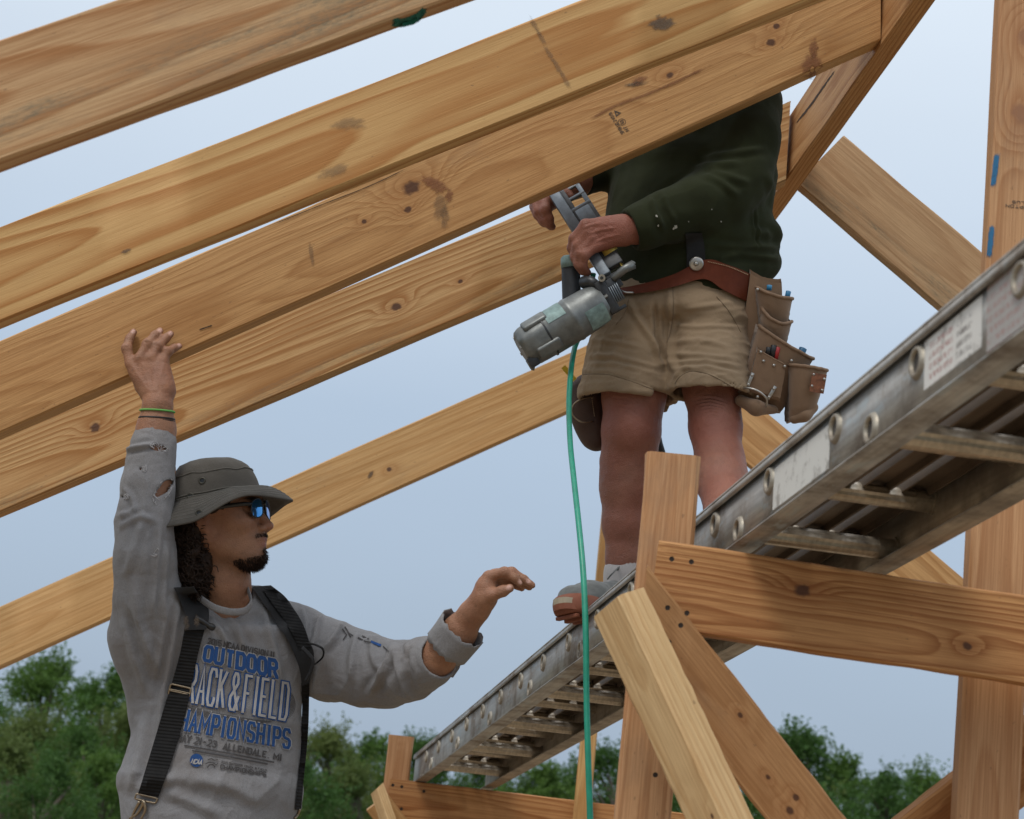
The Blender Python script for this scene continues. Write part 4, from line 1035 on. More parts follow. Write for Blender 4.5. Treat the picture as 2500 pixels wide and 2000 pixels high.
# trousers and boots, below the picture
J = SDF(); hipz = W(C(505, 2075, 4.07))
wc = lambda x, y, z: toC(np.array([x, y, z]))
hx, hy, hz = hipz
J.ecyl(wc(hx, hy, hz + .03), wc(hx, hy, hz - .14), E1, E2, .172, .118, .182, .128, .04)
for sx in (-1, 1):
    J.chain([wc(hx + sx * .09, hy + sx * .03, hz - .12), wc(hx + sx * .12, hy + sx * .03, hz * .5), wc(hx + sx * .13, hy + sx * .04, .09)], [.098, .072, .068], .03)
v, f = J.mesh(.008); mk('trousers', v, f, fabric('brown_canvas', (0.13, 0.09, 0.06), 500, .2), p1_, cspace=True)
for sx in (-1, 1):
    Bt = SDF(); a = np.array([hx + sx * .13, hy + sx * .04, 0]); fd = np.array([.45, -.89, 0])
    Bt.chain([toC(a + [0, 0, .055]), toC(a + fd * .12 + [0, 0, .045]), toC(a + fd * .19 + [0, 0, .04])], [.052, .045, .04], .02); Bt.cone(toC(a + [0, 0, .05]), toC(a + [0, 0, .14]), .05, .05, .02)
    v, f = Bt.mesh(.007); mk('boot', v, f, plain('boot_leather', (0.10, 0.065, 0.04), .6), p1_, cspace=True)

# hair: dark curls below the hat
M_hair = None
g = NT('dark_curly_hair'); o_ = g.coord('Object'); n_h = g.noise(o_, 120, 3)
M_hair = g.done(g.mix(n_h, (0.005, 0.003, 0.0025), (0.045, 0.024, 0.014)), .6, 0, g.bump(n_h, .4, .003), **{'Specular IOR Level': .25})
HS = SDF()
for c, r in (((-.065, 0, -.03), (.055, .085, .07)), ((-.055, -.035, -.085), (.045, .05, .06)), ((-.055, .035, -.085), (.045, .05, .06)), ((-.047, -.060, -.03), (.032, .026, .05)), ((-.047, .060, -.03), (.032, .026, .05)), ((-.02, 0, .025), (.080, .070, .050)), ((.025, -.066, .02), (.028, .012, .022)), ((.025, .066, .02), (.028, .012, .022)), ((-.06, -.03, -.13), (.04, .05, .04)), ((-.06, .03, -.13), (.04, .05, .04))):
    HS.ell(H1(*c), H1.ax, r, .02)
v, f = HS.mesh(.0036); N_ = vnormals(v, f)
v = v + N_ * (.008 * vnoise(v * 60 + 3) + .006 * (1 - 2 * np.abs(vnoise(v * 95))))[:, None]
hv = MB(); hv.add(v, f.tolist()); rs = np.random.default_rng(3); Lh = H1.loc(v)
cand = np.where((Lh[:, 2] < .02) & (Lh[:, 1] < .03) & (Lh[:, 0] < -.012))[0]
for i in rs.choice(cand, 1000):
    p0 = v[i] - N_[i] * .004; dr = N_[i] * .5 + np.array([rs.normal(0, .4), -.9, rs.normal(0, .3)]); dr /= np.linalg.norm(dr)
    a = np.cross(dr, rs.normal(0, 1, 3)); a /= np.linalg.norm(a); b = np.cross(dr, a); ln = rs.uniform(.014, .038); R_ = rs.uniform(.004, .0095); ph = rs.uniform(0, 6.28); tw = rs.uniform(1.0, 2.2)
    t = np.linspace(0, 1, 12)[:, None]; pts = p0 + dr * ln * t + R_ * t ** .5 * (a * np.cos(ph + t * tw * 6.28) + b * np.sin(ph + t * tw * 6.28))
    hv.tube(pts, np.linspace(.0021, .0008, 12), 4, False)
hv.build('hair', M_hair, p1_, smooth=True, cspace=True)
# short beard hairs
bh = MB(); bvx = np.where(beard > .42)[0]; Lb_ = L
bp = W(np.zeros((1, 3))); vb = np.empty(len(body1.data.vertices) * 3); body1.data.vertices.foreach_get('co', vb); vb = toC(vb.reshape(-1, 3) + base1)
Nb = vnormals(vb, np.array([list(p.vertices) for p in body1.data.polygons]))
for i in rs.choice(bvx, 1700):
    dr = Nb[i] * .6 - H1.u * .8 + H1.f * .2 + rs.normal(0, .3, 3); dr /= np.linalg.norm(dr); ln = rs.uniform(.004, .010) * (1.2 if L[i, 2] < -.09 else .55)
    if L[i, 2] > -.03: continue
    bh.tube([vb[i] - Nb[i] * .001, vb[i] + dr * ln * .5 + Nb[i] * .001, vb[i] + dr * ln], [.0005, .00042, .0002], 3, False)
bh.build('beard', M_hair, p1_, smooth=True, cspace=True)

# hat
M_hat = fabric('olive_grey_canvas', (0.10, 0.091, 0.079), 700, .3, .45, .95, ((0.045, 0.041, 0.036), .75), sheen=.08, wrk=.004)
def per(vals, th):   # periodic interpolation over the head (front, quarter, side, back quarter, back), both sides alike
    x = np.radians([-180, -135, -90, -40, 0, 40, 90, 135, 180]); y = [vals[4], vals[3], vals[2], vals[1], vals[0], vals[1], vals[2], vals[3], vals[4]]
    th = (th + np.pi) % (2 * np.pi) - np.pi; i = np.clip(np.searchsorted(x, th) - 1, 0, 7); t = (th - x[i]) / (x[i + 1] - x[i]); t = t * t * (3 - 2 * t)
    y = np.array(y); return y[i] * (1 - t) + y[i + 1] * t
nt = 96; th = np.linspace(0, 2 * np.pi, nt, endpoint=False); rows = []
ar = per([.100, .094, .084, .096, .106], th); zb = per([.048, .044, .036, .030, .028], th)
zt = .125
for s, rf in ((0, .02), (.02, .3), (.07, .52), (.15, .68), (.27, .80), (.42, .885), (.57, .94), (.71, .975), (.84, 1.0), (.94, 1.018), (1.0, 1.03)):
    x = ar * rf * np.cos(th) - .006; y = ar * rf * np.sin(th); z = zt + (zb - zt) * s - .004 * rf * np.cos(th)
    if 0 < s < .7: z = z + .0025 * vnoise(np.stack([x * 45, y * 45, z * 45], 1)); y = y + .0022 * vnoise(np.stack([x * 60 + 9, y * 60, z * 60], 1))
    rows.append(np.stack([x, y, z], 1))
ze = per([.010, .020, -.024, -.026, -.020], th); be = per([.066, .068, .064, .066, .066], th); zm = per([.050, .046, .016, .006, .006], th)
for t in np.linspace(.08, 1, 9):
    r = ar * 1.03 + be * t; z = (1 - t) ** 2 * zb + 2 * t * (1 - t) * zm + t * t * ze + .0016 * np.sin(th * 5 + 1) * t
    rows.append(np.stack([r * np.cos(th) - .006, r * np.sin(th), z], 1))
rows.append(rows[-1] + np.array([0, 0, -.004])); 
for k in range(8, 0, -1): rows.append(rows[11 + k - 1] + np.array([0, 0, -.0042]))
R_ = np.array(rows); nr = len(R_); V = np.array([H1(*q) for q in R_.reshape(-1, 3)]); Fq = []
for i in range(nr - 1):
    for j in range(nt): k = (j + 1) % nt; Fq.append((i * nt + j, i * nt + k, (i + 1) * nt + k, (i + 1) * nt + j))
Fq.append(tuple(range(nt))[::-1])
hat = mk('hat', V, Fq, M_hat, p1_, cspace=True)
bm = bmesh.new(); bm.from_mesh(hat.data); bmesh.ops.recalc_face_normals(bm, faces=bm.faces); bm.to_mesh(hat.data); bm.free()
def hat_pt(ang, row, lift=0.0):
    j = int(round(math.radians(ang) / (2 * np.pi) * nt)) % nt; p = R_[row, j]; d = np.array([math.cos(math.radians(ang)), math.sin(math.radians(ang)), .1]); return H1(*(p + d * lift))
M_stitch = fabric('hat_stitching', (0.14, 0.13, 0.11), 700, .1)
for row, nm in ((9, 'hat_band'), (10, 'hat_band'), (5, 'hat_seam')):
    pts = [hat_pt(a, row, .0012) for a in np.linspace(0, 360, 73)]; mk(nm, *tube(pts, .0013 if row != 5 else .0011, 5, False), M_stitch, hat, cspace=True)
for t in range(12, 19):
    pts = [hat_pt(a, t) + H1.u * .0004 for a in np.linspace(0, 360, 73)]; mk('brim_stitch', *tube(pts, .0006, 4, False), M_stitch, hat, cspace=True)
M_eye = plain('dark_brass_eyelet', (0.08, 0.075, 0.06), .4, .7); M_blk = plain('black_plastic', (0.012, 0.012, 0.013), .35)
def eyelet(c, nrm, r):
    nrm = nrm / np.linalg.norm(nrm); a = np.cross(nrm, [0, 1, .2]); a /= np.linalg.norm(a); b = np.cross(nrm, a); t = np.linspace(0, 2 * np.pi, 17)
    o = mk('eyelet', *tube([c + r * (math.cos(q) * a + math.sin(q) * b) + nrm * .0008 for q in t], r * .32, 6, False), M_eye, hat, cspace=True)
    mk('eyelet_hole', [c + r * .8 * (math.cos(q) * a + math.sin(q) * b) + nrm * .0006 for q in t[:-1]], [tuple(range(16))], M_blk, hat, cspace=True)
for px_, py_ in ((494, 1174), (465, 1212), (486, 1253), (425, 1210)):
    bb = bvh_of([hat]); z = hit_z(bb, px_, py_)
    if z: eyelet(C(px_, py_, z), np.array([-.15, .25, -1.0]), .0062)

# sunglasses
gl = empty('sunglasses', (0, 0, 0)); gl.parent = p1_; gl.location = Vector(W(H1(.09, 0, 0)) - base1)
g = NT('mirror_lens_blue'); lw = g.n('ShaderNodeLayerWeight'); lw.inputs[0].default_value = .4
M_lens = g.done(g.ramp(lw.outputs['Facing'], [(0, (0.03, 0.10, 0.35)), (.55, (0.08, 0.38, 0.80)), (1, (0.25, 0.15, 0.6))]), .05, .85)
for sg in (-1, 1):
    V = []; rim = []
    for i in range(11):
        for j in range(9):
            a = i / 10 * 2 - 1; b = j / 8 * 2 - 1; yy = .030 + a * .023 * math.sqrt(1 - .25 * b * b) ; zz = -.002 + b * .0205 * math.sqrt(max(0, 1 - .5 * a * a)) - .003 * a
            V.append(H1(.1045 - 4.2 * (yy - .008) ** 2 - 1.5 * zz * zz, sg * yy, zz))
    Fq = [(i * 9 + j, (i + 1) * 9 + j, (i + 1) * 9 + j + 1, i * 9 + j + 1) for i in range(10) for j in range(8)]
    mk('lens', V, Fq, M_lens, gl, cspace=True)
    V = np.array(V).reshape(11, 9, 3); rim = np.vstack([V[0], V[1:, 8], V[-2::-1][:-0 or None, 0][:0], V[10, 7::-1], V[9:0:-1, 0], V[0, :1]])
    mk('rim', *tube(rim, .0016, 6, False), M_blk, gl, cspace=True)
    mk('temple', *tube(catmull([H1(.0955, sg * .053, .004), H1(.088, sg * .064, .006), H1(.05, sg * .0745, .006), H1(-.004, sg * .079, .004), H1(-.02, sg * .077, -.012)], 14), np.array([[.0045, .0016]] * 14), 8), M_blk, gl, cspace=True)
mk('bridge', *tube(catmull([H1(.103, -.012, .006), H1(.1075, 0, .009), H1(.103, .012, .006)], 7), .0018, 6), M_blk, gl, cspace=True)
# ------------------------------------------------------------------ braces (suspenders) and the shirt print
def q2(x, y): return (250 + x / 2.875, 1400 + y / 2.875)
g = NT('black_webbing'); o_ = g.coord('Object'); x_, y_, z_ = g.xyz(o_); rb = g.M('SINE', g.mul(z_, 900))
M_web = g.done(g.mix(g.noise(o_, 60, 3), (0.008, 0.008, 0.009), (0.02, 0.019, 0.018)), .8, 0, g.bump(rb, .6, .0012), **{'Specular IOR Level': .15})
M_pad = plain('black_padding', (0.012, 0.012, 0.013), .85, scale=90, bstr=.5, bumpd=.002)
M_buck = plain('worn_brass_buckle', (0.30, 0.24, 0.17), .35, .9)
P2 = lambda lst: [(q2(*a), q2(*b)) for a, b in lst]
sA = ribbon('shoulder_strap', P2([((575, 395), (715, 395)), ((545, 560), (672, 560)), ((490, 760), (622, 790)), ((440, 920), (590, 950)), ((350, 1220), (510, 1240)), ((250, 1550), (392, 1572))]), bv1, M_web, p1_, .004, .0035, 60)
ribbon('strap_pad', P2([((500, 100), (640, 95)), ((522, 145), (660, 130)), ((560, 230), (728, 200)), ((585, 330), (745, 300)), ((572, 400), (725, 395))]), bv1, M_pad, sA, .009, .006, 24)
sB = ribbon('shoulder_strap', P2([((1395, 770), (1452, 745)), ((1402, 900), (1450, 890)), ((1398, 1050), (1446, 1050)), ((1392, 1230), (1434, 1230)), ((1372, 1450), (1412, 1450)), ((1352, 1660), (1394, 1660))]), bv1, M_web, p1_, .004, .0035, 50)
ribbon('strap_pad', P2([((1050, 95), (1180, 85)), ((1100, 170), (1275, 160)), ((1165, 260), (1335, 240)), ((1230, 360), (1385, 330)), ((1300, 470), (1430, 440)), ((1350, 580), (1480, 545)), ((1385, 680), (1475, 640)), ((1400, 790), (1452, 770))]), bv1, M_pad, sB, .009, .006, 44)
ribbon('strap_webbing', P2([((1130, 120), (1215, 110)), ((1195, 215), (1300, 205)), ((1265, 310), (1370, 290)), ((1330, 420), (1425, 400)), ((1385, 540), (1460, 520))]), bv1, M_web, sB, .017, .003, 30)
def drape_line(bvh, pts, off, n=30, smooth=4):
    c = catmull(pts, n); g_ = drape_grid(bvh, c[:, None, :], off, smooth); return g_[:, 0]
def buckle(name, corners, parent, r=.0022, off=.008):
    c = [q2(*p) for p in corners]; pts = []
    for i in range(len(c)):
        a = np.array(c[i]); b = np.array(c[(i + 1) % len(c)])
        for t in np.linspace(.08, .92, 6): pts.append(a + (b - a) * t)
    pts.append(pts[0]); z = np.median([hit_z(bv1, *p) or 4.05 for p in pts]) - off
    mk(name, *tube([C(*p, z) for p in pts], r, 7, False), M_buck, parent, cspace=True)
buckle('buckle', [(480, 775), (622, 808), (606, 878), (462, 848)], sA)
buckle('buckle', [(472, 812), (614, 842), (612, 852), (470, 822)], sA, .0014, .0085)
buckle('clip', [(238, 1545), (388, 1580), (372, 1612), (300, 1600), (228, 1580)], sA, .002)
for pts in ([(290, 1590), (275, 1640), (240, 1690), (190, 1720)], [(262, 1600), (230, 1660), (200, 1730)], [(292, 1600), (300, 1660), (270, 1725)]):
    mk('clip_hook', *tube(drape_line(bv1, [q2(*p) for p in pts], .010, 14), np.linspace(.004, .0025, 14), 8), M_buck, sA, cspace=True)
for pts in ([(1400, 1205), (1418, 1240), (1412, 1285)], [(1420, 1210), (1425, 1250), (1405, 1290)], [(1385, 1655), (1372, 1690), (1350, 1720)]):
    mk('clip_hook', *tube(drape_line(bv1, [q2(*p) for p in pts], .012, 14), .003, 8), M_buck, sB, cspace=True)
# quick-release tongue and the loose webbing loop
mk('release_tongue', *tube(drape_line(bv1, [q2(650, 310), q2(700, 335), q2(745, 365), q2(790, 388)], .016, 14), np.array([[.006, .005]] * 10 + [[.0075, .006]] * 3 + [[.004, .003]]), 10), M_blk, sA, cspace=True)
lp_ = [C(*q2(*p), 4.10 + dz) for p, dz in (((1430, 490), 0), ((1490, 500), .0), ((1545, 530), .01), ((1550, 580), .02), ((1515, 620), .02), ((1470, 650), .01))]
mk('webbing_loop', *tube(catmull(lp_, 24), np.array([[.002, .007]] * 24), 8), M_web, sB, cspace=True)
lp_ = [C(*q2(*p), 4.10) for p in ((1400, 520), (1440, 560), (1475, 610), (1465, 680), (1430, 750))]
mk('webbing_tail', *tube(catmull(lp_, 24), np.array([[.004, .014]] * 24), 8), M_pad, sB, cspace=True)

# ---- block lettering drawn as mitred strokes
Lt = {'O': [[(0, .15), (0, .85), (.2, 1), (.8, 1), (1, .85), (1, .15), (.8, 0), (.2, 0), (0, .15)]], 'U': [[(0, 1), (0, .15), (.2, 0), (.8, 0), (1, .15), (1, 1)]],
      'T': [[(0, 1), (1, 1)], [(.5, 1), (.5, 0)]], 'D': [[(0, 0), (0, 1), (.75, 1), (1, .85), (1, .15), (.75, 0), (0, 0)]],
      'R': [[(0, 0), (0, 1), (.75, 1), (1, .85), (1, .6), (.75, .48), (0, .48)], [(.5, .48), (1, 0)]], 'A': [[(0, 0), (.5, 1), (1, 0)], [(.2, .33), (.8, .33)]],
      'C': [[(1, .78), (1, .85), (.8, 1), (.2, 1), (0, .85), (0, .15), (.2, 0), (.8, 0), (1, .15), (1, .24)]], 'K': [[(0, 0), (0, 1)], [(1, 1), (0, .42)], [(.3, .6), (1, 0)]],
      '&': [[(1, 0), (.2, .72), (.2, .88), (.36, 1), (.6, 1), (.76, .88), (.76, .72), (.02, .34), (.02, .12), (.2, 0), (.6, 0), (1, .40)]], 'F': [[(0, 0), (0, 1), (1, 1)], [(0, .52), (.7, .52)]],
      'I': [[(.5, 0), (.5, 1)]], 'E': [[(1, 1), (0, 1), (0, 0), (1, 0)], [(0, .52), (.7, .52)]], 'L': [[(0, 1), (0, 0), (1, 0)]],
      'H': [[(0, 0), (0, 1)], [(1, 0), (1, 1)], [(0, .5), (1, .5)]], 'M': [[(0, 0), (0, 1), (.5, .3), (1, 1), (1, 0)]], 'P': [[(0, 0), (0, 1), (.75, 1), (1, .85), (1, .58), (.75, .45), (0, .45)]],
      'N': [[(0, 0), (0, 1), (1, 0), (1, 1)]], 'S': [[(1, .8), (.8, 1), (.2, 1), (0, .85), (0, .62), (.2, .53), (.8, .47), (1, .38), (1, .15), (.8, 0), (.2, 0), (0, .2)]],
      'Y': [[(0, 1), (.5, .5), (1, 1)], [(.5, .5), (.5, 0)]], 'V': [[(0, 1), (.5, 0), (1, 1)]], 'B': [[(0, 0), (0, 1), (.75, 1), (1, .85), (1, .62), (.8, .52), (0, .52)], [(.8, .52), (1, .4), (1, .15), (.75, 0), (0, 0)]],
      '0': [[(0, .15), (0, .85), (.2, 1), (.8, 1), (1, .85), (1, .15), (.8, 0), (.2, 0), (0, .15)]], '1': [[(.2, .82), (.5, 1), (.5, 0)]],
      '2': [[(0, .82), (.2, 1), (.8, 1), (1, .85), (1, .6), (0, 0), (1, 0)]], '3': [[(0, .85), (.2, 1), (.8, 1), (1, .85), (1, .62), (.8, .52), (.3, .52)], [(.8, .52), (1, .4), (1, .15), (.8, 0), (.2, 0), (0, .15)]],
      '5': [[(1, 1), (0, 1), (0, .58), (.8, .58), (1, .45), (1, .15), (.8, 0), (.2, 0), (0, .15)]], '6': [[(1, .85), (.8, 1), (.2, 1), (0, .85), (0, .15), (.2, 0), (.8, 0), (1, .15), (1, .42), (.8, .54), (0, .54)]],
      '9': [[(0, .15), (.2, 0), (.8, 0), (1, .15), (1, .85), (.8, 1), (.2, 1), (0, .85), (0, .58), (.2, .46), (1, .46)]], '-': [[(.1, .5), (.9, .5)]], '.': [[(.4, .0), (.6, .0)]], ',': [[(.5, .06), (.38, -.12)]]}
def letters(text, serif=True, gap=.45, ws=.6):
    """strokes in units of letter width; returns list of polylines and total width"""
    x = 0; out = []
    for ch in text:
        if ch == ' ': x += ws; continue
        w = .45 if ch in 'I1.,' else (1.35 if ch == 'M' else (1.3 if ch in '&' else 1.0))
        for pl in Lt[ch]:
            out.append([(x + a * w, b) for a, b in pl])
            if serif:
                for e_, nx in ((pl[0], pl[1]), (pl[-1], pl[-2])):
                    if e_[1] in (0, 1) and abs(e_[0] - nx[0]) < .55 and pl[0] != pl[-1] and abs(e_[1] - nx[1]) > .3:
                        out.append([(x + e_[0] * w - .22, e_[1]), (x + e_[0] * w + .22, e_[1])])
        x += w + gap
    return out, x - gap
def stroke_strip(pl, wd):
    pl = np.array(pl, float); closed = np.allclose(pl[0], pl[-1]); n = len(pl); nr = []
    for i in range(n):
        d0 = pl[i] - pl[i - 1] if i else (pl[i] - pl[-2] if closed else pl[1] - pl[0]); d1 = pl[i + 1] - pl[i] if i < n - 1 else (pl[1] - pl[0] if closed else pl[-1] - pl[-2])
        d0 = d0 / (np.linalg.norm(d0) + 1e-9); d1 = d1 / (np.linalg.norm(d1) + 1e-9); m = np.array([-d0[1] - d1[1], d0[0] + d1[0]]); L_ = np.linalg.norm(m)
        m = m / L_ if L_ > 1e-6 else np.array([-d1[1], d1[0]]); c = max(.45, m @ np.array([-d1[1], d1[0]])); nr.append(m / c)
    nr = np.array(nr); return pl - nr * wd / 2, pl + nr * wd / 2
class Print:
    """flat ink on cloth or wood: strokes measured in the photo, laid on the surface beneath"""
    def __init__(s, bvh): s.b = bvh; s.v = []; s.f = []; s.k = 0
    def poly(s, a, b, off, step=7):
        a = np.array(a); b = np.array(b); A = []; Bq = []
        for i in range(len(a) - 1):
            m = max(1, int(np.linalg.norm(a[i + 1] - a[i]) / step)); t = np.linspace(0, 1, m + 1)[:None if i == len(a) - 2 else -1][:, None]
            A.append(a[i] * (1 - t) + a[i + 1] * t); Bq.append(b[i] * (1 - t) + b[i + 1] * t)
        A = np.vstack(A); Bq = np.vstack(Bq); n0 = len(s.v); s.k += 1; o = off + (s.k % 7) * .00006; last = None
        for p, q in zip(A, Bq):
            for r in (p, q):
                z = hit_z(s.b, *r); z = last if z is None else z
                last = z; s.v.append(C(r[0], r[1], (z or 4.1) - o))
        for i in range(len(A) - 1): s.f.append((n0 + 2 * i, n0 + 2 * i + 1, n0 + 2 * i + 3, n0 + 2 * i + 2))
    def text(s, text, quad, wd, off, serif=True, gap=.45, ws=.6):
        """quad: TL, TR, BR, BL photo pixels"""
        pls, tw = letters(text, serif, gap, ws); TL, TR, BR, BL = [np.array(q, float) for q in quad]
        W_ = np.linalg.norm((TR + BR - TL - BL) / 2); H_ = np.linalg.norm((TL + TR - BL - BR) / 2)
        def mp(u, v): return (BL * (1 - u) + BR * u) * (1 - v) + (TL * (1 - u) + TR * u) * v
        for pl in pls:
            q = np.array([(a / tw * W_, b * H_) for a, b in pl]); l_, r_ = stroke_strip(q, wd)
            s.poly([mp(x / W_, y / H_) for x, y in l_], [mp(x / W_, y / H_) for x, y in r_], off)
    def line(s, pts, wd, off):
        l_, r_ = stroke_strip(pts, wd); s.poly(l_, r_, off)
    def build(s, name, mat, parent):
        return mk(name, np.array(s.v), s.f, mat, parent, cspace=True, smooth=False)
def Q2(*c): return [q2(*p) for p in c]
ink = lambda n, c: fabric(n, c, 900, .12, .25, .9, sheen=.0)
I_blue, I_white, I_grey = ink('ink_blue', (0.028, 0.08, 0.23)), ink('ink_white', (0.40, 0.385, 0.375)), ink('ink_charcoal', (0.075, 0.07, 0.07))
class Ink:
    """keeps every printed line as a part of its own"""
    def __init__(s, name, mat): s.nm = name; s.m = mat
    def text(s, *a, **k): p = Print(bv1); p.text(*a, **k); p.build(s.nm, s.m, shirt1)
    def line(s, *a, **k): p = Print(bv1); p.line(*a, **k); p.build('printed_stroke', s.m, shirt1)
pw, pb, pg = Ink('printed_line', I_white), Ink('printed_line', I_blue), Ink('printed_line', I_grey)
q_out = Q2((728, 512), (1222, 614), (1224, 728), (712, 608))
pw.text('OUTDOOR', q_out, 13.5, .0028, gap=.55); pb.text('OUTDOOR', q_out, 9, .0042, gap=.55)
q_tr = Q2((556, 628), (1312, 775), (1288, 1030), (518, 880))
pb.text('TRACK & FIELD', q_tr, 12.5, .0028, ws=.3, gap=.6); pw.text('TRACK & FIELD', q_tr, 6.2, .0042, ws=.3, gap=.6)
q_ch = Q2((500, 945), (1318, 1100), (1312, 1226), (470, 1078))
pw.text('CHAMPIONSHIPS', q_ch, 11, .0028, gap=.6); pb.text('CHAMPIONSHIPS', q_ch, 7.2, .0042, gap=.6)
pg.text('2015 NCAA DIVISION II', Q2((745, 455), (1208, 555), (1206, 588), (738, 492)), 3.2, .0030)
pg.text('MAY 21-23  ALLENDALE, MI', Q2((525, 1122), (1260, 1275), (1256, 1312), (512, 1166)), 3.6, .0030, ws=.9)
pg.line(Q2((575, 1207), (880, 1262), (1205, 1326)), 3.6, .003); pg.line(Q2((630, 1244), (900, 1290), (1160, 1338)), 3.6, .003)
pg.text('2015 OUTDOOR TRACK & FIELD', Q2((835, 1316), (1154, 1376), (1153, 1388), (834, 1330)), 1.3, .003, False)
pg.text('CHAMPIONSHIPS', Q2((832, 1343), (1148, 1396), (1147, 1424), (830, 1370)), 2.8, .003, False, gap=.4)
for k in range(6):                                                 # running-track ovals
    c = [(1262 + (48 + k * 9) * math.cos(a) * .98, 920 + (62 + k * 9) * math.sin(a)) for a in np.linspace(-1.2, 1.3, 12)]
    pg.line(Q2(*c), 1.0, .0022)
    pg.line(Q2((595 + k * 3, 925 + k * 9), (760, 975 + k * 8), (930, 1005 + k * 7), (1100, 1030 + k * 4), (1190, 1042)), 1.0, .0022)
for st in ([(740, 1308), (765, 1300), (785, 1312), (812, 1306)], [(722, 1338), (750, 1326), (778, 1330), (800, 1345), (812, 1330)], [(735, 1364), (752, 1345), (775, 1340), (790, 1362)], [(748, 1306), (756, 1300)]):
    pg.line(Q2(*st), 2.2, .003)
disc = [q2(660, 1312)] + [q2(660 + 46 * math.cos(a), 1312 + 46 * math.sin(a)) for a in np.linspace(0, 2 * np.pi, 28, endpoint=False)]
mk('printed_disc', [C(*p, (hit_z(bv1, *p) or 4.05) - .0028) for p in disc], [(0, 1 + j, 1 + (j + 1) % 28) for j in range(28)], I_blue, shirt1, cspace=True)
pw.text('NCAA', Q2((634, 1304), (704, 1312), (694, 1342), (622, 1332)), 3.0, .0042, False, gap=.35)
for st in ([(836, 1535), (846, 1550), (838, 1562)], [(848, 1542), (856, 1556)], [(874, 1556), (892, 1566), (905, 1568)], [(884, 1552), (900, 1560)], [(842, 1530), (852, 1546), (862, 1552)], [(935, 1578), (948, 1590)]):
    pg.line(st, 3.0, .003)
pb.line([(905, 1566), (920, 1572), (930, 1576)], 6, .003)
# ------------------------------------------------------------------ person 2: carpenter on the ladder plank
M_skin2 = skin_mat('skin_ruddy', (0.27, 0.122, 0.08), (0.255, 0.078, 0.05), (0.25, 0.22, 0.2))
M_green = fabric('dark_green_jersey', (0.026, 0.031, 0.014), 900, .15, .3, .95, ((0.013, 0.013, 0.009), .6), sheen=.03)
M_khaki = fabric('khaki_cotton', (0.30, 0.215, 0.135), 1200, .10, .2, .95, ((0.17, 0.125, 0.085), .45), sheen=.1, wrk=.004)
def q5(x, y): return (1240 + x / 3.45, 420 + y / 3.45)
def q7(x, y): return (1380 + x / 3.218, 600 + y / 3.218)
ya = math.radians(32)
G1 = np.array([math.cos(ya), 0, -math.sin(ya)]); G2 = np.array([-math.sin(ya), 0, -math.cos(ya)])     # his left, his front
B2 = SDF()
H2 = Frame(C(1672, 20, 4.66), (-.55, -.25, -.80), (.1, 1, .1), 1.0); add_head(B2, H2)
B2.chain([H2(-.02, 0, -.04), C(1715, 190, 4.66)], [.058, .064], .03)
B2.ecyl(C(1712, 260, 4.66), C(1668, 600, 4.56), G1, G2, .18, .11, .17, .12, .03)
B2.ecyl(C(1668, 600, 4.56), C(1650, 790, 4.52), G1, G2, .17, .12, .165, .12, .03)
# left arm with the hand closed on the magazine
B2.chain(ptz([(1820, 270, 4.52), (1818, 440, 4.47), (1700, 500, 4.40), (1575, 552, 4.36), (1530, 566, 4.345)]), [.062, .055, .048, .038, .031], .02)
def h5(x, y, z): return C(*q5(x, y), z)
zh = 4.335
for mc, wr, r0, r1 in (((655, 450), (960, 440), .0145, .024), ((675, 500), (960, 480), .015, .024), ((705, 560), (965, 510), .0155, .024), ((745, 625), (960, 540), .0150, .022)):
    B2.cone(h5(*mc, zh - .006), h5(*wr, zh + .004), r0, r1, .012)
for ch, r in ((((655, 450, zh - .008), (556, 560, zh + .002), (540, 640, zh + .012), (562, 715, zh + .018)), (.0130, .0118, .0108, .0095)),
              (((678, 500, zh - .012), (588, 622, zh - .008), (564, 715, zh + .004), (592, 785, zh + .012)), (.0130, .0118, .0108, .0095)),
              (((708, 560, zh - .014), (612, 682, zh - .014), (592, 772, zh - .004), (632, 842, zh + .006)), (.0128, .0115, .0105, .0092)),
              (((748, 622, zh - .014), (650, 700, zh - .020), (628, 785, zh - .012), (672, 852, zh + .0)), (.0120, .0105, .0098, .0085)),
              (((860, 500, zh + .02), (760, 560, zh + .045), (700, 640, zh + .055)), (.018, .014, .011))):
    B2.chain([h5(*p) for p in ch], r, .007)
# right arm behind the rafter, hand round the top of the magazine
B2.chain(ptz([(1560, 270, 4.74), (1480, 400, 4.70), (1400, 440, 4.60), (1345, 478, 4.53)]), [.058, .052, .042, .031], .02)
B2.chain(ptz([(1345, 478, 4.53), (1325, 500, 4.51)]), [.030, .026], .012)
for ch, r in ((((235, 250, 4.50), (262, 330, 4.485), (310, 405, 4.48), (372, 462, 4.485)), (.0135, .0125, .0115, .0095)), (((300, 240, 4.485), (318, 320, 4.468), (345, 400, 4.468), (352, 445, 4.475)), (.0135, .0125, .0115, .0100)),
              (((225, 300, 4.515), (255, 360, 4.505), (300, 420, 4.50), (345, 450, 4.50)), (.0125, .0115, .0105, .0090)), (((455, 130, 4.50), (500, 175, 4.47), (528, 205, 4.46)), (.013, .0115, .0095))):
    B2.chain([h5(*p) for p in ch], r, .008)
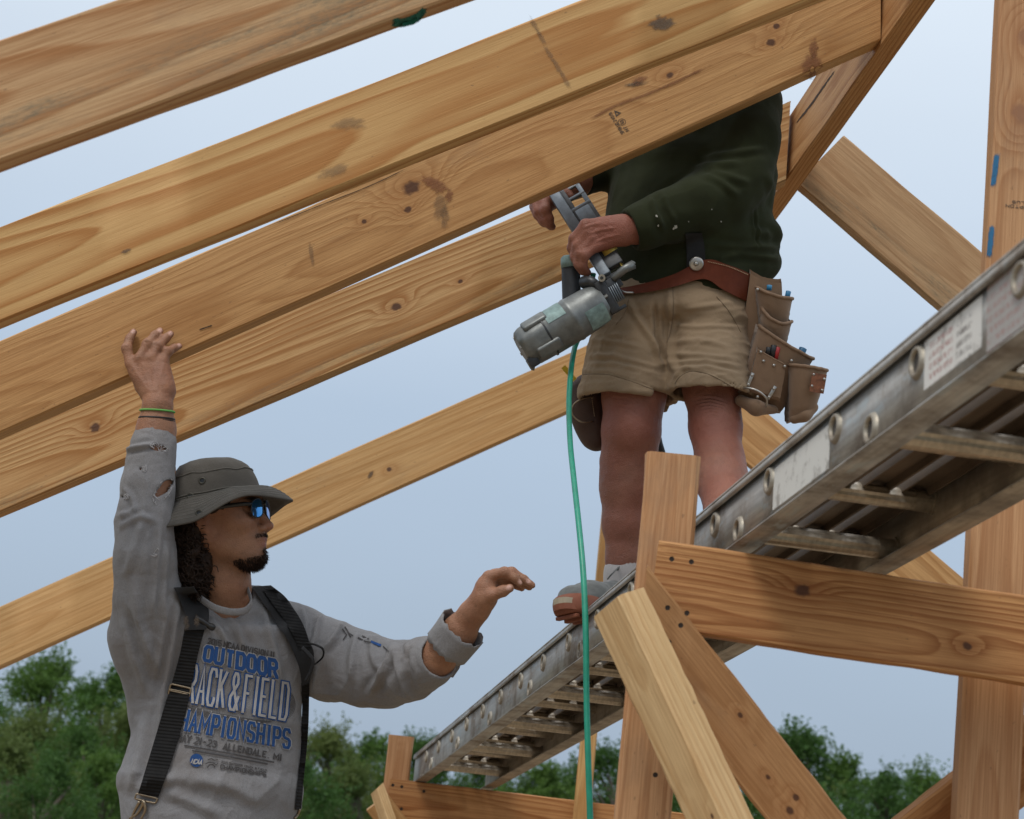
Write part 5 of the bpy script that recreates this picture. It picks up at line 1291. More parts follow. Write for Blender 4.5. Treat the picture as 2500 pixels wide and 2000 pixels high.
# legs
B2.chain(ptz([(1575, 800, 4.50), (1548, 960, 4.44), (1541, 1050, 4.42)]), [.084, .072, .065], .02)
B2.ell(C(1541, 1048, 4.385), np.eye(3), (.036, .05, .036), .03)
B2.chain(ptz([(1541, 1060, 4.43), (1535, 1130, 4.43), (1532, 1190, 4.43), (1527, 1280, 4.42), (1523, 1355, 4.41), (1515, 1415, 4.40)]), [.064, .060, .0595, .050, .038, .036], .025)
B2.chain(ptz([(1532, 1130, 4.46), (1530, 1210, 4.46)]), [.052, .048], .03)
B2.chain(ptz([(1724, 800, 4.47), (1741, 950, 4.40), (1746, 1035, 4.36)]), [.080, .066, .058], .02)
B2.ell(C(1745, 1035, 4.325), np.eye(3), (.036, .048, .036), .03)
B2.chain(ptz([(1747, 1050, 4.36), (1761, 1170, 4.24), (1774, 1275, 4.09), (1783, 1345, 3.95), (1783, 1390, 3.89)]), [.0565, .0525, .044, .036, .036], .025)
B2.chain(ptz([(1764, 1140, 4.29), (1770, 1200, 4.22)]), [.046, .040], .03)
v, f = B2.mesh(.0030); N_ = vnormals(v, f); uv = cpix(v)
v = v + N_ * (.0007 * vnoise(v * 60) + .0004 * vnoise(v * 150))[:, None]
cr = []
for a in range(5): cr.append(([q7(1000 + a * 25, 1215 + a * 22), q7(1140, 1195 + a * 26), q7(1260 - a * 10, 1225 + a * 24)], 2.6, -.0022))
for a in range(3): cr.append(([q7(380 + a * 10, 1200 + a * 30), q7(480, 1205 + a * 30), q7(560, 1260 + a * 30)], 3, -.0018))
for a in ((640, 470, 780, 430), (680, 520, 900, 470), (730, 590, 930, 530)): cr.append(([q5(a[0], a[1]), q5((a[0] + a[2]) / 2, (a[1] + a[3]) / 2 - 8), q5(a[2], a[3])], 3.2, .0016))
for a in ((700, 470, 880, 560), (800, 430, 880, 480), (760, 520, 860, 590)): cr.append(([q5(a[0], a[1]), q5(a[2], a[3])], 2.0, .0010))
v = v + N_ * creases(v, N_, cr)[:, None]
red2 = np.clip(.25 + .5 * np.exp(-((uv[:, 1] - 1040) / 60) ** 2) + .45 * np.exp(-(((uv[:, 0] - 1470) / 90) ** 2 + ((uv[:, 1] - 590) / 90) ** 2)) + .3 * vnoise(v * 14), 0, 1)
z_ = np.zeros(len(v))
base2 = np.array([*W(C(1640, 1420, 4.38))[:2], float(W(C(1520, 1440, 4.40))[2])])
p2_ = empty('person', base2)
tag(p2_, 'carpenter in dark green shirt and khaki shorts standing on the ladder with a nail gun', 'person')
mk('body', v, f, M_skin2, p2_, cspace=True, attrs={'beard': z_, 'lip': z_, 'nail': z_, 'red': red2})
hs = SDF(); hs.ell(H2(-.014, 0, .042), H2.ax, (.102, .081, .080), .02); hs.ell(H2(-.05, 0, -.02), H2.ax, (.055, .079, .06), .02)
v, f = hs.mesh(.006); N_ = vnormals(v, f); v = v + N_ * (.003 * vnoise(v * 120))[:, None]; mk('hair', v, f, plain('grey_hair', (0.22, 0.21, 0.20), .7), p2_, cspace=True)

# shirt
S2 = SDF()
S2.ecyl(C(1712, 250, 4.665), C(1690, 430, 4.62), G1, G2, .205, .135, .205, .150, .03)
S2.ecyl(C(1690, 430, 4.62), C(1668, 610, 4.57), G1, G2, .205, .150, .205, .158, .03)
S2.ecyl(C(1668, 610, 4.57), C(1653, 742, 4.540), G1, G2, .205, .158, .193, .152, .03)
S2.chain(ptz([(1590, 260, 4.72), (1715, 215, 4.67), (1815, 255, 4.57)]), [.07, .068, .078], .03)
S2.ell(C(1812, 640, 4.53), np.eye(3), (.090, .062, .10), .03); S2.ell(C(1825, 570, 4.54), np.eye(3), (.078, .05, .09), .03)
S2.chain(ptz([(1820, 262, 4.54), (1818, 340, 4.50), (1804, 430, 4.46), (1762, 476, 4.43), (1700, 502, 4.40), (1630, 528, 4.375), (1570, 552, 4.355), (1548, 560, 4.35)]), [.078, .078, .070, .067, .060, .053, .047, .044], .03)
S2.chain(ptz([(1545, 262, 4.76), (1475, 390, 4.71), (1410, 432, 4.62)]), [.075, .066, .052], .03)
ed = C(1548, 560, 4.35) - C(1570, 552, 4.355); ed /= np.linalg.norm(ed)
S2.box(C(1541, 562, 4.345) + ed * .05, np.stack([ed, np.cross(ed, [0, 0, 1]), [0, 0, 1]]), (.05, .09, .09), .002, .003, 's')
S2.cone(C(1560, 556, 4.352), C(1530, 566, 4.345), .034, .040, .003, 's')
v, f = S2.mesh(.0040); N_ = vnormals(v, f); uv = cpix(v); w = lambda cx, cy, rx, ry: np.exp(-(((uv[:, 0] - cx) / rx) ** 2 + ((uv[:, 1] - cy) / ry) ** 2))
d = fold_noise(v, (1, .35, 0), 18, .006, 11) * w(1720, 470, 130, 90) + fold_noise(v, (1, .1, .2), 20, .007, 12) * w(1800, 630, 130, 70) + fold_noise(v, (.5, 1, 0), 15, .005, 13) * w(1830, 330, 90, 120) + fold_noise(v, (.2, 1, 0), 9, .004, 14) * w(1540, 470, 120, 160) + .0012 * vnoise(v * 45)
q6 = lambda x, y: (1400 + x / 3.45, 200 + y / 3.45)
d += creases(v, N_, [([q6(1100, 660), q6(1200, 630), q6(1400, 600), q6(1600, 560)], 8, .006), ([q6(1040, 740), q6(1150, 700), q6(1400, 690)], 8, .006), ([q6(1090, 780), q6(1250, 850), q6(1380, 960)], 8, .005), ([q6(1140, 740), q6(1300, 800), q6(1480, 850)], 8, .004),
                     ([q6(750, 950), q6(790, 1050), q6(860, 1180)], 6, .004), ([q6(650, 980), q6(690, 1100), q6(760, 1250)], 7, .006), ([q6(1650, 1280), q6(1560, 1270), q6(1520, 1230)], 9, .007), ([q6(1740, 1400), q6(1600, 1400), q6(1300, 1390), q6(1150, 1380)], 9, .006),
                     ([q6(1740, 1490), q6(1600, 1470), q6(1400, 1450), q6(1250, 1480)], 8, .006), ([q6(1520, 1070), q6(1530, 1250), q6(1550, 1400)], 3, -.004), ([q6(1650, 800), q6(1680, 950), q6(1690, 1100)], 9, .006), ([q6(1700, 1200), q6(1740, 1300), q6(1745, 1420)], 9, .006)])
v = relax(v + N_ * d[:, None], f, .3)
shirt2 = mk('shirt', v, f, M_green, p2_, cspace=True); bs2 = bvh_of([shirt2])
pp = Print(bs2)
for a, b, r in ((700, 1130, 9), (865, 1220, 13), (715, 1210, 8), (1245, 1178, 6), (1165, 1075, 4), (970, 1178, 4), (845, 1235, 8)):
    cx, cy = q6(a, b); n0 = len(pp.v); rr = [r * rng.uniform(.5, 1.2) / 3.0 for _ in range(12)]
    ps = [(cx, cy)] + [(cx + rr[j] * 1.0 * math.cos(j * .5236), cy + rr[j] * 1.2 * math.sin(j * .5236)) for j in range(12)]
    for q in ps: pp.v.append(C(*q, (hit_z(bs2, *q) or 4.4) - .0015))
    for j in range(12): pp.f.append((n0, n0 + 1 + j, n0 + 1 + (j + 1) % 12))
pp.build('paint_spots', plain('dried_paint', (0.45, 0.45, 0.40), .8), shirt2)
# red undershirt edge at the hip
us = SDF(); us.ecyl(C(1668, 650, 4.57), C(1658, 716, 4.55), G1, G2, .196, .148, .192, .146, .02); v, f = us.mesh(.007); mk('undershirt', v, f, fabric('red_cotton', (0.36, 0.06, 0.08), 700, .15), p2_, cspace=True)

# shorts: hollow legs
T2 = SDF()
T2.ecyl(C(1651, 735, 4.54), C(1645, 800, 4.52), G1, G2, .185, .144, .196, .150, .03)
rl0, rl1 = C(1565, 800, 4.50), C(1531, 985, 4.45); ll0, ll1 = C(1722, 790, 4.47), C(1737, 968, 4.37)
T2.cone(rl0, rl1, .110, .116, .03); T2.cone(ll0, ll1, .100, .100, .02)
for a, b, r0, r1, n_ in ((rl0, rl1, .098, .111, (-.09, -1, -.10)), (ll0, ll1, .088, .095, (.04, -1, -.12))):
    dn = wdir((0, 0, -1)) + np.array(n_) * .12; dn /= np.linalg.norm(dn)
    T2.box(b + dn * .158, np.stack([dn, np.cross(dn, [0, 0, 1]), np.cross(dn, np.cross(dn, [0, 0, 1]))]), (.16, .135, .14), .002, .003, 's')
    T2.cone(a + (b - a) * .35, b + (b - a) * .5, r0, r1, .004, 's')
v, f = T2.mesh(.0037, lo=np.array([-9, -9, 0])); N_ = vnormals(v, f); uv = cpix(v)
d = fold_noise(v, (1, .05, .3), 30, .0036, 21) * np.clip((uv[:, 1] - 720) / 120, 0, 1) + fold_noise(v, (1, .1, .2), 48, .0018, 22) + fold_noise(v, (1, .15, .2), 75, .0011, 23) + .0006 * vnoise(v * 60)
d += creases(v, N_, [([q7(820, 330), q7(830, 600), q7(815, 850), q7(870, 1010)], 9, .008), ([q7(700, 440), q7(720, 700), q7(770, 900)], 6, -.008), ([q7(490, 400), q7(560, 560), q7(680, 740), q7(760, 930)], 7, .007), ([q7(930, 500), q7(1100, 480), q7(1300, 450)], 6, .003),
                     ([q7(840, 620), q7(1000, 640), q7(1200, 630), q7(1400, 640)], 5, .003), ([q7(830, 760), q7(1050, 740), q7(1300, 800)], 6, .0035), ([q7(830, 850), q7(1050, 860), q7(1350, 900)], 6, .004), ([q7(840, 920), q7(1100, 900), q7(1360, 960)], 5, .004), ([q7(880, 970), q7(1100, 950), q7(1370, 1010)], 5, .003),
                     ([q7(180, 740), q7(400, 760), q7(600, 800)], 6, .003), ([q7(150, 860), q7(400, 870), q7(700, 950)], 6, .004), ([q7(140, 930), q7(400, 930), q7(720, 1010)], 5, .003), ([q7(130, 1010), q7(350, 1010), q7(640, 1100), q7(800, 1180)], 3, -.002), ([q7(860, 1060), q7(960, 980), q7(1150, 1010), q7(1350, 1110)], 3, -.002)])
v = relax(v + N_ * d[:, None], f, .25)
shorts = mk('shorts', v, f, M_khaki, p2_, cspace=True)
bsh = bvh_of([shorts, shirt2])
M_kseam = fabric('khaki_seam', (0.20, 0.14, 0.085), 600, .1)
bso = bvh_of([shorts])
for pl in ([(845, 330), (850, 480), (835, 640), (800, 760)], [(135, 1010), (350, 1015), (640, 1110), (800, 1190)], [(862, 1085), (900, 1030), (1000, 985), (1150, 1020), (1340, 1125)], [(1190, 400), (1290, 520), (1380, 680)], [(500, 410), (470, 520), (400, 620)]):
    mk('seam', *tube(drape_line(bso, [q7(*p) for p in pl], .0006, 40, 1), .0013, 5, False), M_kseam, shorts, cspace=True)

# belt, braces with rivet
M_leath = plain('oiled_leather', (0.12, 0.027, 0.011), .6, scale=60, bstr=.4, bumpd=.0015, **{'Specular IOR Level': .2}); M_steel = plain('worn_steel', (0.45, 0.43, 0.40), .35, .9)
M_suede = fabric('tan_suede', (0.245, 0.155, 0.095), 1100, .16, .25, .9, ((0.13, 0.075, 0.045), .5), sheen=.3); M_seam = plain('leather_binding', (0.22, 0.135, 0.08), .8, scale=90)
M_darkle = plain('dark_leather', (0.055, 0.026, 0.018), .6, scale=60, bstr=.5, bumpd=.002)
P7 = lambda lst: [(q7(*a), q7(*b)) for a, b in lst]
belt = ribbon('belt', P7([((350, 345), (380, 385)), ((600, 300), (640, 365)), ((850, 225), (860, 320)), ((1100, 110), (1092, 262)), ((1280, 152), (1240, 345)), ((1440, 215), (1400, 425)), ((1560, 300), (1500, 470))]), bsh, M_leath, p2_, .008, .006, 50)
br2 = ribbon('brace_strap', P7([((945, -95), (1075, -100)), ((950, -30), (1085, -40)), ((955, 60), (1098, 50)), ((955, 250), (1105, 245))]), bs2, M_pad, p2_, .004, .005, 24)
rz = hit_z(bsh, *q7(1030, 140)) - .022
mk('rivet', *tube([C(*q7(1030, 142), rz + .012), C(*q7(1030, 142), rz + .002), C(*q7(1030, 142), rz)], [.0165, .0165, .013], 24), M_steel, br2, cspace=True)
mk('rivet_centre', *tube([C(*q7(1028, 142), rz), C(*q7(1028, 142), rz - .003)], [.006, .003], 16), M_steel, br2, cspace=True)
def stitches(pts, bvh, parent, off, n, mat, r=.0009):
    c = catmull(pts, n * 2); mb_ = MB()
    for i in range(n):
        a, b = c[2 * i], c[2 * i + 1]; za, zb_ = hit_z(bvh, *a), hit_z(bvh, *b)
        if za and zb_: mb_.tube([C(*a, za - off), C(*b, zb_ - off)], r, 4)
    if mb_.n: mb_.build('stitching', mat, parent, smooth=True, cspace=True)
M_thread = plain('pale_thread', (0.50, 0.36, 0.22), .8)
bb_ = bvh_of([belt]); stitches([q7(1120, 125), q7(1285, 165), q7(1435, 228)], bb_, belt, .001, 26, M_thread)

# tool pouch on the left hip: open pockets with rolled rims
po = empty('tool_pouch', (0, 0, 0)); po.parent = p2_; po.location = Vector(W(C(1880, 850, 4.36)) - base2); 
def pocket(name, topL, topR, botL, botR, z0, depth, bulge, parent=po, mat=M_suede, rim=True, botz=.0, rimw=.0042, sag=.10):
    """front panel between photo corners, bowed towards the camera, with a back panel and a floor"""
    n, m = 14, 13; G = np.zeros((n, m, 3)); topL, topR, botL, botR = [np.array(q7(*p)) for p in (topL, topR, botL, botR)]
    for i in range(n):
        for j in range(m):
            s, t = i / (n - 1), j / (m - 1); p = (topL * (1 - t) + topR * t) * (1 - s) + (botL * (1 - t) + botR * t) * s
            hgt = np.linalg.norm(topR - topL) * sag * 4 * t * (1 - t) * (1 - s); p = p + np.array([0, hgt])
            z = z0 + botz * s - bulge * (4 * t * (1 - t)) ** .7 * (1 - .5 * s * s) * (1 if s < .92 else .75)
            G[i, j] = C(p[0], p[1], z) + rng.normal(0, .0004, 3)
    o = sheet(name, G, .004, mat, parent)
    if rim: mk('rim', *tube(G[0] + np.array([0, .001, .001]), rimw, 8), M_seam, o, cspace=True)
    Bk = G.copy(); Bk[..., 2] = z0 + depth; Bk[0, :, 1] += .010; sheet('pocket_back', Bk, .004, mat, o)
    fl_ = np.stack([G[-1], Bk[-1]], 0); sheet('pocket_base', np.stack([G[-1] + [0, .001, 0], (G[-1] + Bk[-1]) / 2 + [0, -.006, 0], Bk[-1] + [0, .001, 0]]), .003, mat, o)
    for e_ in (0, -1): sheet('pocket_side', np.stack([G[:, e_], (G[:, e_] + Bk[:, e_]) / 2, Bk[:, e_]], 1), .003, mat, o)
    return o, G
pocket('backing_flap', (1455, 215), (1700, 290), (1330, 1180), (1720, 1180), 4.405, .012, .006, rim=False)
pocket('pocket', (1500, 330), (1785, 420), (1530, 600), (1745, 640), 4.375, .05, .030, sag=.06)
pocket('pocket', (1540, 490), (1782, 600), (1520, 720), (1735, 790), 4.365, .05, .035, sag=.22)
pk3, G3 = pocket('pocket', (1520, 630), (1952, 895), (1330, 1240), (1700, 1300), 4.345, .075, .040, botz=.01, sag=.03)
pocket('small_pocket', (1510, 820), (1735, 945), (1430, 1120), (1690, 1200), 4.305, .012, .006, sag=.0, rimw=.002)
pk4, G4 = pocket('pocket', (1752, 940), (2060, 985), (1760, 1380), (1960, 1310), 4.315, .07, .032, sag=-.03)
bo = SDF()
bo.chain([C(*q7(1375, 1215), 4.33), C(*q7(1500, 1275), 4.31), C(*q7(1640, 1290), 4.33)], [.013, .017, .010], .02); v, f = bo.mesh(.004); mk('pocket_bottom', v, f, M_suede, po, cspace=True)
bo = SDF(); bo.chain([C(*q7(1800, 1360), 4.315), C(*q7(1880, 1330), 4.31), C(*q7(1950, 1270), 4.32)], [.012, .015, .012], .02); v, f = bo.mesh(.004); mk('pocket_bottom', v, f, M_suede, po, cspace=True)
mk('leather_patch', *(lambda b: b.out())(MB().box(C(*q7(1985, 1080), 4.277), np.array([[.98, -.17, .1], [.17, .98, 0], [-.1, 0, 1]]), (.0165, .0215, .002))), plain('branded_leather', (0.20, 0.075, 0.035), .6, scale=120, var=.4), po, cspace=True, smooth=False)
for x, y, z in ((1510, 343, 4.345), (1537, 835, 4.298), (1558, 906, 4.298), (1640, 940, 4.295), (1725, 948, 4.298), (1777, 903, 4.30), (1952, 1012, 4.274), (1938, 1102, 4.274), (2036, 1048, 4.274), (2018, 1135, 4.274), (1468, 1018, 4.297), (1440, 1090, 4.297), (1641, 1124, 4.294), (1602, 1190, 4.294), (1512, 1188, 4.29)):
    c = C(*q7(x, y), z); mk('pouch_rivet', *tube([c + [0, 0, .006], c, c - [0, 0, .0015]], [.0034, .0034, .0018], 10), M_steel, po, cspace=True)
for a, b in (((1475, 1000), (1435, 1100)), ((1652, 1105), (1592, 1205))):
    a_, b_ = np.array(q7(*a)), np.array(q7(*b)); ca_, cb_ = C(*a_, 4.299), C(*b_, 4.297); dd_ = (cb_ - ca_); L_ = np.linalg.norm(dd_); dd_ /= L_; e_ = np.cross(dd_, [0, 0, 1])
    MB().box((ca_ + cb_) / 2, np.stack([dd_, e_, [0, 0, 1]]), (L_ / 2, .0036, .001)).build('loop_plate', M_steel, po, cspace=True, bevel=.0006)
mk('hammer_loop', *tube(catmull([C(*q7(1360, 1150), 4.33), C(*q7(1420, 1118), 4.285), C(*q7(1510, 1140), 4.27), C(*q7(1580, 1200), 4.275), C(*q7(1580, 1260), 4.30)], 24), .0026, 8), M_steel, po, cspace=True)
for pts, r, col, nm in ((((1600, 350), (1605, 310)), .006, (0.03, 0.22, 0.42), 'blue_handle'), (((1740, 420), (1755, 358)), .006, (0.03, 0.20, 0.40), 'blue_handle'), (((1650, 890), (1672, 800)), .006, (0.42, 0.03, 0.03), 'red_pencil'), (((1625, 880), (1640, 785)), .007, (0.02, 0.02, 0.022), 'black_marker'), (((1590, 860), (1600, 800)), .006, (0.02, 0.02, 0.022), 'black_marker'), (((1840, 880), (1870, 805)), .009, (0.02, 0.13, 0.26), 'blue_handle')):
    a, b = C(*q7(*pts[0]), 4.37 if pts[0][1] < 500 else (4.31 if pts[0][0] < 1700 else 4.36)), C(*q7(*pts[1]), 4.37 if pts[0][1] < 500 else (4.31 if pts[0][0] < 1700 else 4.36))
    mk(nm, *tube([a, b, b + (b - a) * .06], [r, r, r * .5], 10), plain(nm + '_paint', col, .4), po, cspace=True)
# second pouch behind the right thigh
pd = SDF(); pd.ell(C(1438, 1010, 4.52), np.array([[.95, .3, 0], [-.3, .95, 0], [0, 0, 1]]), (.046, .085, .05), .01); pd.ell(C(1432, 960, 4.50), np.eye(3), (.036, .045, .04), .02); pd.ell(C(1455, 1060, 4.52), np.eye(3), (.034, .04, .04), .02)
v, f = pd.mesh(.005); N_ = vnormals(v, f); v = v + N_ * (.004 * vnoise(v * 35))[:, None]
pr_ = mk('back_pouch', v, f, M_darkle, p2_, cspace=True)
mk('ring', *tube(catmull([C(*q7(220, 1185), 4.46), C(*q7(120, 1210), 4.45), C(*q7(60, 1260), 4.45), C(*q7(60, 1330), 4.45), C(*q7(130, 1385), 4.45), C(*q7(220, 1380), 4.46)], 26), .0022, 7), M_buck, pr_, cspace=True)
stitches([q7(200, 1130), q7(215, 1240), q7(230, 1340)], bvh_of([pr_]), pr_, .001, 14, M_thread)
mk('tape_measure', *(lambda b: b.out())(MB().box(C(1389, 912, 4.46), np.array([[.62, -.72, .2], [.72, .62, 0], [0, 0, 1]]), (.022, .006, .006))), plain('yellow_plastic', (0.60, 0.42, 0.03), .4), pr_, cspace=True, smooth=False)
mk('hammer_handle', *tube([C(1597, 1030, 4.62), C(1610, 1085, 4.61), C(1622, 1130, 4.60)], [.0095, .0085, .010], 10), plain('black_rubber', (0.03, 0.035, 0.042), .6, scale=120), pr_, cspace=True)
mk('belt_ring', *tube(catmull([C(*q7(425, 342), 4.33), C(*q7(470, 365), 4.32), C(*q7(535, 368), 4.33)], 10), .0022, 7), M_steel, belt, cspace=True)

# socks and shoes
M_sock = fabric('white_ribbed_cotton', (0.50, 0.47, 0.46), 500, .06, .2); M_shoe = fabric('grey_mesh', (0.17, 0.175, 0.165), 420, .2, .4, .85); M_sole = plain('orange_rubber', (0.23, 0.075, 0.038), .7, scale=25, bstr=.4, bumpd=.003); M_mid = plain('pale_midsole', (0.42, 0.36, 0.26), .8, scale=40)
def shoe(ank, toe, sole_up, detail):
    """ank, toe: ground points under ankle and toe tip"""
    fw = toe - ank; Lf = np.linalg.norm(fw); fw /= Lf; up_ = sole_up - fw * (sole_up @ fw); up_ /= np.linalg.norm(up_); sd_ = np.cross(fw, up_); T = lambda a, b, c: ank + fw * a + sd_ * b + up_ * c
    e_ = empty('shoe', (0, 0, 0)); e_.parent = p2_; e_.location = Vector(W(ank) - base2)
    A = np.stack([fw, sd_, up_]); U = SDF()
    U.chain([T(-.04, 0, .055), T(.03, 0, .06)], [.034, .036], .02); U.chain([T(0, 0, .06), T(-.005, 0, .105)], [.036, .038], .02)
    U.chain([T(.03, 0, .06), T(Lf * .55, 0, .046), T(Lf - .055, .0, .036)], [.040, .039, .036], .03)
    U.box(T(Lf / 2, 0, -.02), A, (.3, .2, .032), .002, .003, 's'); U.cone(T(-.004, 0, .08), T(-.006, 0, .16), .033, .036, .004, 's')
    v, f = U.mesh(.004); N_ = vnormals(v, f); mk('upper', v + N_ * (.0012 * vnoise(v * 90))[:, None], f, M_shoe, e_, cspace=True)
    for nm, z0, z1, mat, grow in (('midsole', .012, .026, M_mid, 0), ('outsole', .0, .013, M_sole, .003)):
        pr2 = []
        for a in np.linspace(0, 2 * np.pi, 40, endpoint=False):
            x = math.cos(a); xx = Lf * .5 - .03 + x * (Lf * .5 + .03); wd = .040 + .006 * x + .004 * math.cos(2 * a); y = (abs(math.sin(a)) ** .75) * math.copysign(1, math.sin(a)) * (wd + grow)
            rise = .018 * max(0, x - .45) ** 1.3 * 1.8; pr2.append((xx, y, rise))
        V = [T(x, y, z + r) for z in (z0, z1) for x, y, r in pr2]; n = 40
        fs = [(i, (i + 1) % n, n + (i + 1) % n, n + i) for i in range(n)] + [tuple(range(n))[::-1], tuple(range(n, 2 * n))]; mk(nm, V, fs, mat, e_, cspace=True, smooth=False)
    if detail:
        U2 = SDF(); U2.chain([T(Lf * .62, 0, .026), T(Lf - .050, 0, .026)], [.044, .0425], .02); U2.box(T(Lf / 2, 0, .075), A, (.3, .2, .024), .002, .012, 's'); U2.box(T(Lf / 2, 0, -.025), A, (.3, .2, .03), .002, .003, 's')
        v, f = U2.mesh(.004); mk('toe_bumper', v, f, M_sole, e_, cspace=True)
        for k in range(7):
            x = Lf * .15 + k * Lf * .125; MB().box(T(x, 0, -.0035 + .003 * (k > 5)), A, (.007, .034 - .002 * abs(k - 3), .004)).build('tread', M_sole, e_, cspace=True, bevel=.0015)
        for k in range(4): mk('lace', *tube(catmull([T(.05 + k * .018, -.028, .078 - k * .006), T(.056 + k * .018, 0, .104 - k * .009), T(.05 + k * .018, .028, .078 - k * .006)], 9), .0026, 6), bpy.data.materials['ink_white'] if k == 9 else M_sock, e_, cspace=True)
        mk('lace', *tube(catmull([T(.055, .0, .103), T(.075, .035, .122), T(.12, .04, .10), T(.09, .01, .098)], 18), .002, 6), M_shoe, e_, cspace=True)
    return e_
wu = wdir((0, 0, 1))
sk = SDF(); sk.chain(ptz([(1525, 1366, 4.41), (1520, 1400, 4.405), (1516, 1440, 4.40)]), [.0405, .0415, .042], .01); v, f = sk.mesh(.004); N_ = vnormals(v, f); th_ = np.arctan2(v[:, 2] - 4.405, v[:, 0] - C(1520, 1400, 4.405)[0]); mk('sock', v + N_ * (.0005 * np.sin(th_ * 26) * (np.abs(N_[:, 1]) < .3))[:, None], f, M_sock, p2_, cspace=True)
sk = SDF(); sk.chain(ptz([(1784, 1345, 3.945), (1782, 1395, 3.88)]), [.040, .041], .01); v, f = sk.mesh(.006); mk('sock', v, f, M_sock, p2_, cspace=True)
shoe(C(1538, 1526, 4.40), C(1368, 1504, 4.17), wu + np.array([-.06, 0, .28]), True)
shoe(C(1776, 1424, 3.86), C(1640, 1398, 3.72), wu, False)
# ------------------------------------------------------------------ pneumatic nail gun
def h5c(x, y, z): return C(*q5(x, y), z)
ng = empty('nail_gun', P(1440, 720, 4.38)); tag(ng, 'grey pneumatic framing nail gun held barrel-down in front of the khaki shorts', 'nail gun')
M_mag = plain('cast_magnesium', (0.18, 0.19, 0.185), .45, .6, .25, 40, .0012, .4); M_teal = plain('worn_teal_paint', (0.20, 0.29, 0.28), .55, .2, .3, 70, .001, .4)
M_dk = plain('gunmetal_dark', (0.05, 0.052, 0.055), .45, .5, .3, 60); M_mgz = plain('blue_grey_magazine', (0.16, 0.185, 0.21), .4, .55, .2, 50); M_brass = plain('brass_nail', (0.55, 0.40, 0.10), .35, .9)
zg = 4.30
a0, a1 = h5c(150, 1480, zg), h5c(820, 1080, zg + .02)               # cylinder axis, cap end to nose
ax = (a1 - a0); La_ = np.linalg.norm(ax); ax /= La_; ux = np.cross(ax, [0, 0, 1]); ux /= np.linalg.norm(ux)
if ux[1] < 0: ux = -ux
vx = np.cross(ax, ux); 
if vx[2] > 0: vx = -vx                                                # towards the camera
def gp(s, a, b): return a0 + ax * s + ux * a + vx * b
def lathe(prof, n=36, flat=None):
    V = []; Fq = []
    for s, r in prof:
        for j in range(n):
            t = 2 * np.pi * j / n; rr = r
            if flat: rr = r * (1 + flat * math.cos(4 * t) ** 2 * -1)
            V.append(gp(s, rr * math.cos(t), rr * math.sin(t)))
    for i in range(len(prof) - 1):
        for j in range(n): k = (j + 1) % n; Fq.append((i * n + j, i * n + k, (i + 1) * n + k, (i + 1) * n + j))
    Fq.append(tuple(range(n))[::-1]); Fq.append(tuple((len(prof) - 1) * n + j for j in range(n))); return V, Fq
def fixn(o, ang=35):
    bm = bmesh.new(); bm.from_mesh(o.data); bmesh.ops.recalc_face_normals(bm, faces=bm.faces); bm.to_mesh(o.data); bm.free(); sharpen(o, ang); return o
R0 = .0505
fixn(mk('cylinder', *lathe([(.055, R0 * .98), (.060, R0), (.118, R0), (.121, R0 * 1.03), (.127, R0 * 1.03), (.130, R0), (.176, R0 * .97), (.196, R0 * .90), (.206, R0 * .80)]), M_mag, ng, cspace=True))
cap = fixn(mk('end_cap', *lathe([(-.012, R0 * .70), (-.006, R0 * .88), (.004, R0 * .97), (.030, R0 * 1.02), (.053, R0 * 1.03)], 8 * 4, .06), M_mag, ng, cspace=True))
fixn(mk('cap_gasket', *lathe([(.0532, R0 * 1.0), (.0535, R0 * 1.035), (.0568, R0 * 1.035), (.0571, R0 * 1.0)]), M_dk, ng, cspace=True))
for a_ in (.6, 2.2, 3.9, 5.3):
    c = (math.cos(a_) * R0 * .86, math.sin(a_) * R0 * .86); MB().box(gp(.042, *c), np.stack([ax, ux * math.cos(a_) + vx * math.sin(a_), -ux * math.sin(a_) + vx * math.cos(a_)]), (.030, .012, .015)).build('cap_lug', M_mag, ng, cspace=True, bevel=.0055, seg=3)
MB().box(gp(-.004, -.036, .016), np.stack([ax, ux, vx]), (.012, .012, .017)).build('exhaust_port', M_dk, cap, cspace=True, bevel=.002)
MB().tube([gp(-.004, -.040, .01), gp(-.014, -.052, .01)], .004, 8).build('exhaust_tip', M_mag, cap, cspace=True, smooth=True)
pt_ = []
V = []; Fq = []
for i, s in enumerate(np.linspace(.066, .112, 5)):
    for j, t in enumerate(np.linspace(.1, 1.2, 7)): V.append(gp(s, (R0 + .0012) * math.cos(t), (R0 + .0012) * math.sin(t)))
Fq = [(i * 7 + j, (i + 1) * 7 + j, (i + 1) * 7 + j + 1, i * 7 + j + 1) for i in range(4) for j in range(6)]; mk('paint_panel', V, Fq, M_teal, ng, cspace=True)
V = []
for i, s in enumerate(np.linspace(.148, .196, 5)):
    for j, t in enumerate(np.linspace(1.6, 2.7, 7)): V.append(gp(s, (R0 * (.985 - .9 * max(0, s - .17)) + .0012) * math.cos(t), (R0 * (.985 - .9 * max(0, s - .17)) + .0012) * math.sin(t)))
mk('paint_panel', V, Fq, M_teal, ng, cspace=True)
# handle with rubber grip
hd0, hd1, hd2 = h5c(540, 1180, zg + .06), h5c(532, 900, zg + .07), h5c(522, 720, zg + .075)
mk('grip', *tube(catmull([hd0, hd1, h5c(530, 800, zg + .073)], 10), np.array([[.0215, .019]] * 10), 16), plain('rubber_grip', (0.028, 0.032, 0.038), .55, scale=60), ng, cspace=True)
mk('handle_cap', *tube([h5c(530, 805, zg + .073), h5c(526, 760, zg + .074), hd2, h5c(520, 700, zg + .075)], [.0225, .0225, .021, .015], 16), M_teal, ng, cspace=True)
